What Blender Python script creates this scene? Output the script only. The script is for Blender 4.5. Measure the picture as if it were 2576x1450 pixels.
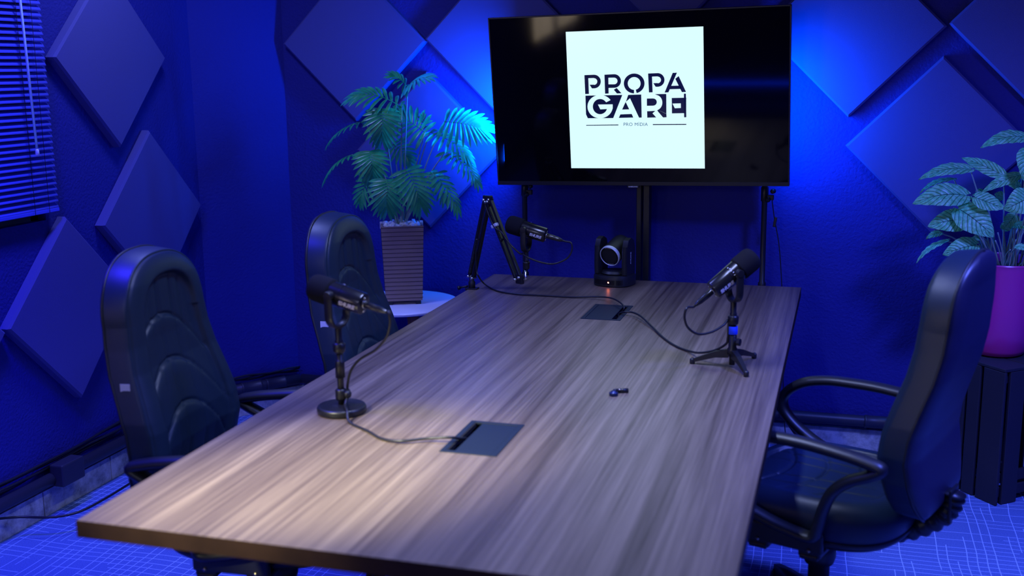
import bpy, bmesh, math, random
import numpy as np
from mathutils import Vector, Matrix, Euler
PI = math.pi
for o in list(bpy.data.objects): bpy.data.objects.remove(o)
SC = bpy.context.scene
COL = SC.collection

# ------------------------------------------------------------------ camera, world, exposure
CF, CYAW, CPIT, CROL = 2786.1, -0.2937, 0.19649, -0.0116
CPOS = Vector((1.4526, -4.5376, 1.6349))
fw = Vector((math.sin(CYAW)*math.cos(CPIT), math.cos(CYAW)*math.cos(CPIT), -math.sin(CPIT)))
r0 = Vector((math.cos(CYAW), -math.sin(CYAW), 0)); u0 = r0.cross(fw)
CR = r0*math.cos(CROL)+u0*math.sin(CROL); CU = -r0*math.sin(CROL)+u0*math.cos(CROL)
cam_data = bpy.data.cameras.new('camera'); cam = bpy.data.objects.new('camera', cam_data); COL.objects.link(cam)
cam.matrix_world = Matrix(((CR.x, CU.x, -fw.x, CPOS.x), (CR.y, CU.y, -fw.y, CPOS.y), (CR.z, CU.z, -fw.z, CPOS.z), (0, 0, 0, 1)))
cam_data.sensor_width = 36; cam_data.lens = CF/2576*36
cam_data.dof.use_dof = True; cam_data.dof.focus_distance = 4.2; cam_data.dof.aperture_fstop = 2.4
cam_data.clip_start = 0.05
SC.camera = cam
world = bpy.data.worlds.new('world'); SC.world = world; world.use_nodes = True
world.node_tree.nodes['Background'].inputs[0].default_value = (0.02, 0.04, 0.25, 1)
world.node_tree.nodes['Background'].inputs[1].default_value = 0.0
SC.view_settings.view_transform = 'Standard'; SC.view_settings.look = 'None'
SC.view_settings.exposure = 0.0; SC.view_settings.gamma = 1.0; SC.view_settings.use_curve_mapping = False

def lamp(name, kind, loc, energy, color, size=0.1, size_y=None, target=None, spread=None, spot=None):
    l = bpy.data.lights.new(name, kind); l.energy = energy; l.color = color
    if kind == 'AREA':
        l.size = size
        if size_y: l.shape = 'RECTANGLE'; l.size_y = size_y
        if spread: l.spread = spread
    else: l.shadow_soft_size = size
    if spot: l.spot_size = spot; l.spot_blend = 1.0
    o = bpy.data.objects.new(name, l); COL.objects.link(o); o.location = loc
    if target is not None:
        o.rotation_euler = (Vector(target)-Vector(loc)).to_track_quat('-Z', 'Y').to_euler()
    return o
# blue wash lamps on the ceiling
lamp('blue_ceiling_lamp', 'AREA', (-0.80, -1.00, 2.64), 16.5, (0.2424, 0.3091, 1.0000), 0.3, 0.3, target=(-0.80, -1.0, 0), spread=math.radians(150))
lamp('blue_ceiling_lamp', 'AREA', (2.45, -1.75, 2.64), 62, (0.1016, 0.1452, 1.0000), 0.3, 0.3, target=(2.35, -1.6, 0), spread=math.radians(128))
lamp('blue_ceiling_lamp', 'AREA', (-0.75, -2.25, 2.64), 36, (0.0278, 0.0194, 1.0000), 0.3, 0.3, target=(-0.9, -2.2, 0), spread=math.radians(115))
# neutral lamps: a tube over the table, room light behind the photographer, a warm spot on the near corner
lamp('white_ceiling_lamp', 'AREA', (0.75, -1.9, 2.64), 21, (0.4286, 0.5238, 1.0000), 0.12, 1.2, target=(0.75, -1.9, 0), spread=math.radians(100))
lamp('room_light_behind', 'AREA', (0.2, -5.6, 2.3), 5, (0.6800, 0.7200, 1.0000), 0.5, 0.5, target=(-0.4, 0.0, 1.0), spread=math.radians(120))
lamp('warm_spot', 'SPOT', (-0.55, -4.1, 2.5), 1250, (1.0000, 0.9840, 0.6720), 0.08, target=(0.34, -2.46, 0.75), spot=math.radians(20))
# LED heads on the two light stands behind the television
lamp('led_head_light', 'AREA', (1.175, 0.045, 1.45), 14, (0.0000, 0.1286, 1.0000), 0.05, 0.42, target=(1.60, 0.26, 1.45))
lamp('led_head_light', 'AREA', (0.045, 0.055, 1.42), 31, (0.0000, 0.1161, 1.0000), 0.05, 0.36, target=(-0.40, 0.10, 1.42))

# ------------------------------------------------------------------ helpers
def px(x, y, Y=None, Z=None, X=None):
    """photo pixel -> point of the room on the plane y=Y, z=Z or x=X"""
    d = CR*((x-1288)/CF) - CU*((y-725)/CF) + fw
    if Z is not None: t = (Z-CPOS.z)/d.z
    elif X is not None: t = (X-CPOS.x)/d.x
    else: t = (Y-CPOS.y)/d.y
    return CPOS + d*t

def new_mat(name):
    m = bpy.data.materials.new(name); m.use_nodes = True
    return m, m.node_tree.nodes, m.node_tree.links, m.node_tree.nodes['Principled BSDF']
def mat(name, col, rough=0.5, metal=0.0, bump=None, spec=0.5, emit=None, es=0.0, var=None, coat=0.0, trans=0.0):
    m, N, L, b = new_mat(name)
    b.inputs['Base Color'].default_value = (*col, 1); b.inputs['Roughness'].default_value = rough
    b.inputs['Metallic'].default_value = metal; b.inputs['Specular IOR Level'].default_value = spec
    b.inputs['Coat Weight'].default_value = coat; b.inputs['Transmission Weight'].default_value = trans
    if emit: b.inputs['Emission Color'].default_value = (*emit, 1); b.inputs['Emission Strength'].default_value = es
    tc = N.new('ShaderNodeTexCoord')
    if bump:
        n = N.new('ShaderNodeTexNoise'); n.inputs['Scale'].default_value = bump[0]; n.inputs['Detail'].default_value = 4
        L.new(tc.outputs['Object'], n.inputs['Vector'])
        bp = N.new('ShaderNodeBump'); bp.inputs['Strength'].default_value = bump[1]; bp.inputs['Distance'].default_value = bump[2]
        L.new(n.outputs['Fac'], bp.inputs['Height']); L.new(bp.outputs['Normal'], b.inputs['Normal'])
    if var:
        n = N.new('ShaderNodeTexNoise'); n.inputs['Scale'].default_value = var[0]; n.inputs['Detail'].default_value = 5
        L.new(tc.outputs['Object'], n.inputs['Vector'])
        r = N.new('ShaderNodeValToRGB'); r.color_ramp.elements[0].position = 0.35; r.color_ramp.elements[1].position = 0.68
        r.color_ramp.elements[0].color = (*col, 1); r.color_ramp.elements[1].color = (*var[1], 1)
        L.new(n.outputs['Fac'], r.inputs['Fac']); L.new(r.outputs['Color'], b.inputs['Base Color'])
    return m

class MB:
    def __init__(s): s.v = []; s.f = []; s.sm = []; s.uv = {}
    def add(s, vs, fs, M=None, smooth=True):
        k = len(s.v)
        for v in vs:
            v = Vector(v); s.v.append(M @ v if M is not None else v)
        for f in fs: s.f.append(tuple(i+k for i in f)); s.sm.append(smooth)
        return k
    def box(s, c, d, M=None, bev=0.0):
        cx, cy, cz = c; x, y, z = d[0]/2, d[1]/2, d[2]/2
        if bev <= 0:
            vs = [(cx+a*x, cy+b*y, cz+e*z) for a in (-1, 1) for b in (-1, 1) for e in (-1, 1)]
            s.add(vs, [(0, 1, 3, 2), (4, 6, 7, 5), (0, 4, 5, 1), (2, 3, 7, 6), (0, 2, 6, 4), (1, 5, 7, 3)], M, False); return
        bm = bmesh.new(); bmesh.ops.create_cube(bm, size=1)
        for v in bm.verts: v.co = Vector((cx+v.co.x*2*x, cy+v.co.y*2*y, cz+v.co.z*2*z))
        bmesh.ops.bevel(bm, geom=bm.edges[:], offset=bev, segments=2, affect='EDGES', profile=0.5)
        bm.verts.index_update()
        s.add([v.co.copy() for v in bm.verts], [[v.index for v in f.verts] for f in bm.faces], M, False); bm.free()
    def lathe(s, prof, M=None, n=32, cap=True, smooth=True, ang=2*PI):
        vs = []; fs = []; m = len(prof)
        for i in range(n):
            a = ang*i/n
            for r, z in prof: vs.append((r*math.cos(a), r*math.sin(a), z))
        for i in range(n):
            j = (i+1) % n
            for k in range(m-1): fs.append((i*m+k, j*m+k, j*m+k+1, i*m+k+1))
        if cap:
            if prof[0][0] > 1e-5: fs.append(tuple(i*m for i in range(n))[::-1])
            if prof[-1][0] > 1e-5: fs.append(tuple(i*m+m-1 for i in range(n)))
        s.add(vs, fs, M, smooth)
    def tube(s, pts, r, n=10, closed=False, prof=None, up=(0, 0, 1), M=None, cap=True):
        """sweep; r number or list; prof = list of (a,b) section points scaled by 1"""
        P = [Vector(p) for p in pts]; m = len(P); fs = []; vs = []
        rr = r if isinstance(r, (list, tuple)) else [r]*m
        sec = prof or [(math.cos(2*PI*k/n), math.sin(2*PI*k/n)) for k in range(n)]
        n = len(sec); nrm = None
        for i in range(m):
            a = P[(i-1) % m] if (closed or i > 0) else P[i]; b = P[(i+1) % m] if (closed or i < m-1) else P[i]
            t = (b-a).normalized()
            if prof is not None:
                side = t.cross(Vector(up)).normalized() if abs(t.dot(Vector(up))) < .999 else Vector((1, 0, 0)); nrm2 = side.cross(t)
            else:
                if nrm is None:
                    nrm = t.orthogonal().normalized()
                nrm = (nrm - t*nrm.dot(t)).normalized(); side = t.cross(nrm); nrm2 = nrm
            for (ca, sa) in sec: vs.append(P[i]+side*ca*rr[i]+nrm2*sa*rr[i])
        for i in range(m if closed else m-1):
            j = (i+1) % m
            for k in range(n): fs.append((i*n+k, i*n+(k+1) % n, j*n+(k+1) % n, j*n+k))
        if cap and not closed:
            fs.append(tuple(range(n))[::-1]); fs.append(tuple((m-1)*n+k for k in range(n)))
        s.add(vs, fs, M, True)
    def prism(s, poly, z0, z1, M=None, smooth=False):
        n = len(poly); vs = [(x, y, z0) for x, y in poly]+[(x, y, z1) for x, y in poly]
        s.add(vs, [tuple(range(n))[::-1], tuple(range(n, 2*n))]+[(i, (i+1) % n, n+(i+1) % n, n+i) for i in range(n)], M, smooth)
    def grid(s, rows, M=None, closed=False, smooth=True, uv=None):
        m = len(rows[0]); k = len(rows); fs = []
        for i in range(k-1):
            for j in range(m-1 if not closed else m):
                jj = (j+1) % m
                fs.append((i*m+j, i*m+jj, (i+1)*m+jj, (i+1)*m+j))
        st = s.add([p for r in rows for p in r], fs, M, smooth)
        if uv:
            for i, r in enumerate(uv):
                for j, w in enumerate(r): s.uv[st+i*m+j] = w
    def build(s, name, m, parent=None, auto=None, bevel=None):
        me = bpy.data.meshes.new(name); me.from_pydata([tuple(v) for v in s.v], [], s.f); me.validate(clean_customdata=False)
        if len(me.polygons) == len(s.sm): me.polygons.foreach_set('use_smooth', s.sm)
        if s.uv:
            ul = me.uv_layers.new(name='uv')
            for l in me.loops: ul.data[l.index].uv = s.uv.get(l.vertex_index, (0, 0))
        bm = bmesh.new(); bm.from_mesh(me); bmesh.ops.recalc_face_normals(bm, faces=bm.faces); bm.to_mesh(me); bm.free()
        if auto is not None:
            for p in me.polygons: p.use_smooth = True
            me.set_sharp_from_angle(angle=auto)
        me.materials.append(m); o = bpy.data.objects.new(name, me); COL.objects.link(o)
        if parent: o.parent = parent
        if bevel:
            b = o.modifiers.new('bevel', 'BEVEL'); b.width = bevel; b.segments = 2; b.limit_method = 'ANGLE'
        return o

def tag(o, label, cat, group=None, kind=None):
    o['label'] = label; o['category'] = cat
    if group: o['group'] = group
    if kind: o['kind'] = kind
    return o
def struct(o): o['kind'] = 'structure'; return o
def thing(name, label, cat, loc=(0, 0, 0), rz=0.0, group=None):
    o = bpy.data.objects.new(name, None); COL.objects.link(o); o.location = loc; o.rotation_euler = (0, 0, rz); o.empty_display_size = 0.05
    return tag(o, label, cat, group)
def dup(root, loc, rz, label=None):
    r = root.copy(); COL.objects.link(r); r.location = loc; r.rotation_euler = (0, 0, rz)
    if label: r['label'] = label
    for ch in list(root.children):
        c = ch.copy(); COL.objects.link(c); c.parent = r
        for g in list(ch.children):
            d = g.copy(); COL.objects.link(d); d.parent = c
    return r
def text_mesh(s, size, name, m, parent, fn, bold=0.0, shear=0.0, spacing=1.0):
    cu = bpy.data.curves.new('t', 'FONT'); cu.body = s; cu.size = size; cu.align_x = 'CENTER'; cu.align_y = 'CENTER'
    cu.offset = bold; cu.shear = shear; cu.space_character = spacing; cu.extrude = 0
    o = bpy.data.objects.new('t', cu); COL.objects.link(o)
    bpy.context.view_layer.update()
    me = bpy.data.meshes.new_from_object(o.evaluated_get(bpy.context.evaluated_depsgraph_get()))
    bpy.data.objects.remove(o); bpy.data.curves.remove(cu); me.name = name
    for v in me.vertices: v.co = Vector(fn(v.co.x, v.co.y))
    me.materials.clear(); me.materials.append(m)
    ob = bpy.data.objects.new(name, me); COL.objects.link(ob); ob.parent = parent
    return ob
def catmull(pts, sub=8, closed=False):
    P = [Vector(p) for p in pts]; n = len(P); out = []
    for i in range(n if closed else n-1):
        a, b, c, d = (P[(i-1) % n] if closed or i > 0 else P[0]*2-P[1]), P[i], P[(i+1) % n], (P[(i+2) % n] if closed or i+2 < n else P[-1]*2-P[-2])
        for k in range(sub):
            t = k/sub
            out.append(0.5*((2*b)+(c-a)*t+(2*a-5*b+4*c-d)*t*t+(3*b-a-3*c+d)*t**3))
    if not closed: out.append(P[-1])
    return out
def T(*a): return Matrix.Translation(Vector(a))
def frame(origin, zaxis, xhint=(1, 0, 0)):
    z = Vector(zaxis).normalized(); x = Vector(xhint); x = (x-z*x.dot(z)).normalized(); y = z.cross(x)
    return Matrix(((x.x, y.x, z.x, origin[0]), (x.y, y.y, z.y, origin[1]), (x.z, y.z, z.z, origin[2]), (0, 0, 0, 1)))
def ss(a, b, x):
    t = min(1, max(0, (x-a)/(b-a))); return t*t*(3-2*t)

# ------------------------------------------------------------------ materials
M_wall = mat('navy_plaster', (0.020, 0.022, 0.23), 0.75, bump=(90, 0.55, 0.006), spec=0.3)
M_panel = mat('acoustic_felt', (0.085, 0.082, 0.27), 0.95, bump=(420, 0.5, 0.0012), spec=0.1, var=(900, (0.10, 0.097, 0.30)))
M_ceil = mat('ceiling_paint', (0.10, 0.10, 0.14), 0.9)
M_leather = mat('black_leather', (0.009, 0.021, 0.045), 0.44, bump=(380, 0.25, 0.0006), spec=0.42)
M_shell = mat('shell_plastic', (0.02, 0.02, 0.05), 0.40, spec=0.5)
M_blackp = mat('black_plastic', (0.012, 0.013, 0.016), 0.42, bump=(600, 0.1, 0.0003))
M_matt = mat('matt_black_metal', (0.010, 0.010, 0.013), 0.38, spec=0.5)
M_gloss = mat('gloss_black', (0.006, 0.006, 0.008), 0.12)
M_foam = mat('windscreen_foam', (0.013, 0.013, 0.017), 1.0, bump=(900, 0.8, 0.001), spec=0.1)
M_micmetal = mat('microphone_metal', (0.05, 0.05, 0.06), 0.22, metal=0.8, spec=0.6)
M_chrome = mat('chrome', (0.75, 0.75, 0.78), 0.18, metal=1.0)
M_silver = mat('silver_ring', (0.72, 0.75, 0.82), 0.4, metal=0.35)
M_rubber = mat('cable_rubber', (0.012, 0.012, 0.016), 0.42)
M_white = mat('white_lacquer', (0.90, 0.90, 0.92), 0.35)
M_label = mat('printed_white', (0.75, 0.75, 0.80), 0.5)
M_pebble = mat('white_pebble', (0.75, 0.72, 0.70), 0.7, bump=(60, 0.3, 0.003))
M_wicker = mat('brown_woven_vinyl', (0.30, 0.20, 0.15), 0.6, bump=(500, 0.4, 0.001))
M_dark_line = mat('dark_joint', (0.03, 0.022, 0.02), 0.7)
M_pot = mat('magenta_glaze', (0.62, 0.035, 0.30), 0.28, coat=0.3)
M_redin = mat('red_inside', (0.35, 0.02, 0.04), 0.5)
M_crate = mat('dark_stained_crate', (0.022, 0.020, 0.032), 0.65, bump=(40, 0.4, 0.003))
M_oak = mat('orange_oak', (0.42, 0.17, 0.07), 0.45)
M_bluetie = mat('blue_velcro', (0.01, 0.06, 0.85), 0.8)
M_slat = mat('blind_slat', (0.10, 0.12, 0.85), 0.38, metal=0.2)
M_clear = mat('clear_wand', (0.65, 0.85, 1.0), 0.15, trans=0.15)
M_stem = mat('pale_stem', (0.30, 0.42, 0.34), 0.5)
M_brass = mat('screw_metal', (0.5, 0.42, 0.3), 0.3, metal=1.0)
M_yellow = mat('yellow_sticker', (0.6, 0.5, 0.05), 0.5)
M_box = mat('flush_box_black', (0.008, 0.015, 0.030), 0.55, spec=0.3)
M_void = mat('dark_slot', (0.003, 0.003, 0.004), 0.9)
M_duct = mat('painted_conduit', (0.030, 0.030, 0.05), 0.45)

def mat_tile():
    m, N, L, b = new_mat('grey_tile'); tc = N.new('ShaderNodeTexCoord')
    n = N.new('ShaderNodeTexNoise'); n.inputs['Scale'].default_value = 14; n.inputs['Detail'].default_value = 8; n.inputs['Roughness'].default_value = 0.7
    r = N.new('ShaderNodeValToRGB'); r.color_ramp.elements[0].color = (0.20, 0.20, 0.19, 1); r.color_ramp.elements[1].color = (0.62, 0.62, 0.60, 1)
    r.color_ramp.elements[0].position = 0.33; r.color_ramp.elements[1].position = 0.6
    L.new(tc.outputs['Object'], n.inputs['Vector']); L.new(n.outputs['Fac'], r.inputs['Fac']); L.new(r.outputs['Color'], b.inputs['Base Color'])
    b.inputs['Roughness'].default_value = 0.55; return m
M_tile = mat_tile()

def mat_wood():
    m, N, L, b = new_mat('walnut_laminate'); tc = N.new('ShaderNodeTexCoord')
    def noise(scale, sc, det, rough, dist):
        mp = N.new('ShaderNodeMapping'); mp.inputs['Scale'].default_value = sc; L.new(tc.outputs['Object'], mp.inputs['Vector'])
        n = N.new('ShaderNodeTexNoise'); n.inputs['Scale'].default_value = scale; n.inputs['Detail'].default_value = det
        n.inputs['Roughness'].default_value = rough; n.inputs['Distortion'].default_value = dist
        L.new(mp.outputs['Vector'], n.inputs['Vector']); return n
    a = noise(2.6, (7.5, 0.20, 7.5), 6, 0.62, 0.55)
    c = noise(9, (11.0, 0.13, 11.0), 6, 0.72, 0.3)
    d = noise(30, (9, 0.16, 9), 3, 0.6, 0.0)
    r = N.new('ShaderNodeValToRGB'); e = r.color_ramp.elements
    e[0].position = 0.35; e[0].color = (0.065, 0.040, 0.027, 1); e[1].position = 0.66; e[1].color = (0.33, 0.245, 0.165, 1)
    k = r.color_ramp.elements.new(0.50); k.color = (0.185, 0.132, 0.090, 1)
    mx = N.new('ShaderNodeMath'); mx.operation = 'MULTIPLY_ADD'; mx.inputs[1].default_value = 0.45
    ad = N.new('ShaderNodeMath'); ad.operation = 'MULTIPLY'; ad.inputs[1].default_value = 0.55
    L.new(a.outputs['Fac'], ad.inputs[0]); L.new(c.outputs['Fac'], mx.inputs[0]); L.new(ad.outputs[0], mx.inputs[2])
    L.new(mx.outputs[0], r.inputs['Fac'])
    mul = N.new('ShaderNodeMix'); mul.data_type = 'RGBA'; mul.blend_type = 'MULTIPLY'; mul.inputs[0].default_value = 0.35
    L.new(r.outputs['Color'], mul.inputs[6]); L.new(d.outputs['Fac'], mul.inputs[7]); L.new(mul.outputs[2], b.inputs['Base Color'])
    b.inputs['Roughness'].default_value = 0.40; b.inputs['Specular IOR Level'].default_value = 0.6
    bp = N.new('ShaderNodeBump'); bp.inputs['Strength'].default_value = 0.12; bp.inputs['Distance'].default_value = 0.001
    L.new(c.outputs['Fac'], bp.inputs['Height']); L.new(bp.outputs['Normal'], b.inputs['Normal'])
    return m
M_wood = mat_wood()

def mat_carpet():
    m, N, L, b = new_mat('line_carpet'); tc = N.new('ShaderNodeTexCoord')
    def math_(op, a, bb=None, c=None):
        n = N.new('ShaderNodeMath'); n.operation = op
        for i, v in enumerate((a, bb, c)):
            if v is None: continue
            if isinstance(v, (int, float)): n.inputs[i].default_value = v
            else: L.new(v, n.inputs[i])
        return n.outputs[0]
    wn = N.new('ShaderNodeTexNoise'); wn.inputs['Scale'].default_value = 2.2; wn.inputs['Detail'].default_value = 1
    L.new(tc.outputs['Object'], wn.inputs['Vector'])
    sp = N.new('ShaderNodeSeparateXYZ'); L.new(tc.outputs['Object'], sp.inputs[0])
    wob = math_('MULTIPLY', math_('SUBTRACT', wn.outputs['Fac'], 0.5), 0.05)
    X = math_('ADD', sp.outputs['X'], wob); Y = math_('ADD', sp.outputs['Y'], wob)
    def lines(A, B, pitch, w, seglen, keep, seed):
        q = math_('DIVIDE', A, pitch); cell = math_('FLOOR', q); fr = math_('ABSOLUTE', math_('SUBTRACT', math_('FRACT', q), 0.5))
        ln = math_('LESS_THAN', fr, w/pitch/2)
        off = math_('MULTIPLY', cell, 0.377); sg = math_('FLOOR', math_('ADD', math_('DIVIDE', B, seglen), off))
        cv = N.new('ShaderNodeCombineXYZ'); L.new(cell, cv.inputs[0]); L.new(sg, cv.inputs[1]); cv.inputs[2].default_value = seed
        wh = N.new('ShaderNodeTexWhiteNoise'); L.new(cv.outputs[0], wh.inputs['Vector'])
        return math_('MULTIPLY', ln, math_('LESS_THAN', wh.outputs['Value'], keep))
    l1 = lines(Y, X, 0.034, 0.0030, 0.30, 0.72, 1.0); l2 = lines(X, Y, 0.030, 0.0030, 0.34, 0.66, 7.0)
    ln = math_('MAXIMUM', l1, l2)
    n = N.new('ShaderNodeTexNoise'); n.inputs['Scale'].default_value = 260; n.inputs['Detail'].default_value = 3
    L.new(tc.outputs['Object'], n.inputs['Vector'])
    r = N.new('ShaderNodeValToRGB'); r.color_ramp.elements[0].position = 0.3; r.color_ramp.elements[1].position = 0.7
    r.color_ramp.elements[0].color = (0.08, 0.14, 0.36, 1); r.color_ramp.elements[1].color = (0.14, 0.22, 0.52, 1)
    L.new(n.outputs['Fac'], r.inputs['Fac'])
    mx = N.new('ShaderNodeMix'); mx.data_type = 'RGBA'; L.new(ln, mx.inputs[0]); L.new(r.outputs['Color'], mx.inputs[6]); mx.inputs[7].default_value = (0.36, 0.50, 0.85, 1)
    L.new(mx.outputs[2], b.inputs['Base Color']); b.inputs['Roughness'].default_value = 0.95; b.inputs['Specular IOR Level'].default_value = 0.1
    bp = N.new('ShaderNodeBump'); bp.inputs['Strength'].default_value = 0.5; bp.inputs['Distance'].default_value = 0.002
    L.new(n.outputs['Fac'], bp.inputs['Height']); L.new(bp.outputs['Normal'], b.inputs['Normal'])
    return m
M_carpet = mat_carpet()

def mat_leaf(name, dark, light, veins, freq):
    m, N, L, b = new_mat(name); uv = N.new('ShaderNodeUVMap'); sp = N.new('ShaderNodeSeparateXYZ'); L.new(uv.outputs[0], sp.inputs[0])
    def M2(op, a, c=None):
        n = N.new('ShaderNodeMath'); n.operation = op
        for i, v in enumerate((a, c)):
            if v is None: continue
            if isinstance(v, (int, float)): n.inputs[i].default_value = v
            else: L.new(v, n.inputs[i])
        return n.outputs[0]
    au = M2('ABSOLUTE', M2('SUBTRACT', sp.outputs['X'], 0.5))
    ph = M2('SUBTRACT', sp.outputs['Y'], M2('MULTIPLY', au, 0.55))
    tcn = N.new('ShaderNodeTexCoord'); nz = N.new('ShaderNodeTexNoise'); nz.inputs['Scale'].default_value = 45; nz.inputs['Detail'].default_value = 3
    L.new(tcn.outputs['Object'], nz.inputs['Vector'])
    ph = M2('ADD', ph, M2('MULTIPLY', M2('SUBTRACT', nz.outputs['Fac'], 0.5), 0.05))
    s = M2('ABSOLUTE', M2('SINE', M2('MULTIPLY', ph, freq)))
    mid = M2('LESS_THAN', au, 0.018)
    r = N.new('ShaderNodeValToRGB'); r.color_ramp.elements[0].position = 0.05; r.color_ramp.elements[0].color = (*dark, 1)
    r.color_ramp.elements[1].position = 0.45; r.color_ramp.elements[1].color = (*light, 1); L.new(s, r.inputs['Fac'])
    nb = N.new('ShaderNodeTexNoise'); nb.inputs['Scale'].default_value = 70; nb.inputs['Detail'].default_value = 6; L.new(tcn.outputs['Object'], nb.inputs['Vector'])
    rb = N.new('ShaderNodeValToRGB'); rb.color_ramp.elements[0].position = 0.42; rb.color_ramp.elements[0].color = (0.40, 0.72, 0.45, 1); rb.color_ramp.elements[1].position = 0.58; rb.color_ramp.elements[1].color = (1, 1, 1, 1)
    L.new(nb.outputs['Fac'], rb.inputs['Fac']); ml = N.new('ShaderNodeMix'); ml.data_type = 'RGBA'; ml.blend_type = 'MULTIPLY'; ml.inputs[0].default_value = 0.8
    L.new(r.outputs['Color'], ml.inputs[6]); L.new(rb.outputs['Color'], ml.inputs[7])
    mx = N.new('ShaderNodeMix'); mx.data_type = 'RGBA'; L.new(mid, mx.inputs[0]); L.new(ml.outputs[2], mx.inputs[6]); mx.inputs[7].default_value = (*veins, 1)
    L.new(mx.outputs[2], b.inputs['Base Color']); b.inputs['Roughness'].default_value = 0.38
    bp = N.new('ShaderNodeBump'); bp.inputs['Strength'].default_value = 0.4; bp.inputs['Distance'].default_value = 0.004
    L.new(s, bp.inputs['Height']); L.new(bp.outputs['Normal'], b.inputs['Normal'])
    return m
def translucent(m, col, f):
    N = m.node_tree.nodes; L = m.node_tree.links; out = N['Material Output']; b = N['Principled BSDF']
    tr = N.new('ShaderNodeBsdfTranslucent'); tr.inputs['Color'].default_value = (*col, 1); mx = N.new('ShaderNodeMixShader'); mx.inputs[0].default_value = f
    L.new(b.outputs[0], mx.inputs[1]); L.new(tr.outputs[0], mx.inputs[2]); L.new(mx.outputs[0], out.inputs['Surface']); return m
M_silverleaf = mat_leaf('silver_veined_leaf', (0.03, 0.20, 0.05), (0.30, 0.86, 0.46), (0.02, 0.14, 0.06), 26)
M_palm = mat('palm_leaf', (0.02, 0.36, 0.08), 0.30, var=(30, (0.08, 0.62, 0.14)))

translucent(M_palm, (0.04, 0.50, 0.45), 0.28); translucent(M_silverleaf, (0.15, 0.6, 0.25), 0.2)

# ------------------------------------------------------------------ setting
XL, YB, ZC = -1.38, 0.24, 2.70; XR, YF = 3.3, -6.6
CX, CY = -1.10, -0.105       # the chamfered corner runs (XL, CY) -> (CX, YB)
def slab(name, c, d, m): b = MB(); b.box(c, d); return struct(b.build(name, m))
slab('floor', ((XL+XR)/2, (YF+YB)/2, -0.05), (XR-XL+.4, YB-YF+.4, 0.1), M_carpet)
slab('ceiling', ((XL+XR)/2, (YF+YB)/2, ZC+0.05), (XR-XL+.4, YB-YF+.4, 0.1), M_ceil)
slab('wall_back', ((XL+XR)/2, YB+.06, (ZC+.1)/2), (XR-XL+.2, .12, ZC-.1), M_wall)
slab('wall_right', (XR+.06, (YF+YB)/2, ZC/2), (.12, YB-YF, ZC), M_wall)
slab('wall_front', ((XL+XR)/2, YF-.06, ZC/2), (XR-XL+.2, .12, ZC), M_wall)
# left wall with two window openings
W1 = (-2.75, -1.13, 1.10, 2.30); W2 = (-6.3, -4.72, 0.86, 2.30)
b = MB()
def wseg(y0, y1, z0, z1): b.box((XL-.06, (y0+y1)/2, (z0+z1)/2), (.12, y1-y0, z1-z0))
wseg(YF, W2[0], .1, W1[2]); wseg(W2[1], YB, .1, W1[2]); wseg(W2[0], W2[1], .1, W2[2]); wseg(W1[1], YB, W1[2], ZC); wseg(YF, W2[0], W1[2], ZC); wseg(W2[1], W1[0], W1[2], ZC)
wseg(W1[0], W1[1], W1[3], ZC); wseg(W2[0], W2[1], W2[3], ZC)
struct(b.build('wall_left', M_wall))
b = MB(); b.prism([(XL-.001, CY), (CX, YB-.001), (XL-.001, YB-.001)], .1, ZC-.001); struct(b.build('wall_corner', M_wall))
# tiled skirting strips at the foot of the walls
def skirt(name, p0, p1, n):
    b = MB(); p0 = Vector(p0); p1 = Vector(p1); L_ = (p1-p0).length; d = (p1-p0)/L_; nn = Vector((-d.y, d.x, 0)); w = 0.40
    k = 0; x = 0
    while x < L_-.02:
        e = min(L_, x+w); c = p0+d*(x+e)/2
        M = Matrix(((d.x, nn.x, 0, c.x), (d.y, nn.y, 0, c.y), (0, 0, 1, 0.05), (0, 0, 0, 1)))
        b.box((0, 0, 0), (e-x-.005, .024, .10), M, bev=.0015); x = e
    c = (p0+p1)/2; M = Matrix(((d.x, nn.x, 0, c.x), (d.y, nn.y, 0, c.y), (0, 0, 1, 0.049), (0, 0, 0, 1)))
    b.box((0, 0, 0), (L_, .012, .096), M)
    return struct(b.build(name, M_tile))
skirt('baseboard_left', (XL+.004, CY, 0), (XL+.004, YF, 0), 1)
skirt('baseboard_corner', (CX+.012, YB+.008, 0), (XL+.010, CY-.004, 0), 1)
skirt('baseboard_back', (XR, YB-.004, 0), (CX, YB-.004, 0), 1)

def mat_day():
    m, N, L, b = new_mat('window_glass'); b.inputs['Base Color'].default_value = (0.02, 0.02, 0.03, 1); b.inputs['Roughness'].default_value = 0.05; return m
M_glass = mat_day(); M_frame = mat('window_frame_paint', (0.05, 0.05, 0.07), 0.5)
M_daywarm = mat('daylit_glass', (0.3, 0.3, 0.3), 0.3, emit=(1.0, 0.80, 0.55), es=9.0)
for i, (W_, gm) in enumerate(((W1, M_glass), (W2, M_daywarm))):
    b = MB(); y0, y1, z0, z1 = W_
    for (c, d) in (((y0+.02, (z0+z1)/2), (.04, z1-z0)), ((y1-.02, (z0+z1)/2), (.04, z1-z0)), (((y0+y1)/2, z0+.02), (y1-y0, .04)), (((y0+y1)/2, z1-.02), (y1-y0, .04)), (((y0+y1)/2, (z0+z1)/2), (.04, z1-z0))):
        b.box((XL-.06, c[0], c[1]), (.05, d[0], d[1]))
    w = struct(b.build('window_%d' % (i+1), M_frame))
    g = MB(); g.box((XL-.075, (y0+y1)/2, (z0+z1)/2), (.006, y1-y0, z1-z0)); g.build('pane', gm, w)

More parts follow.
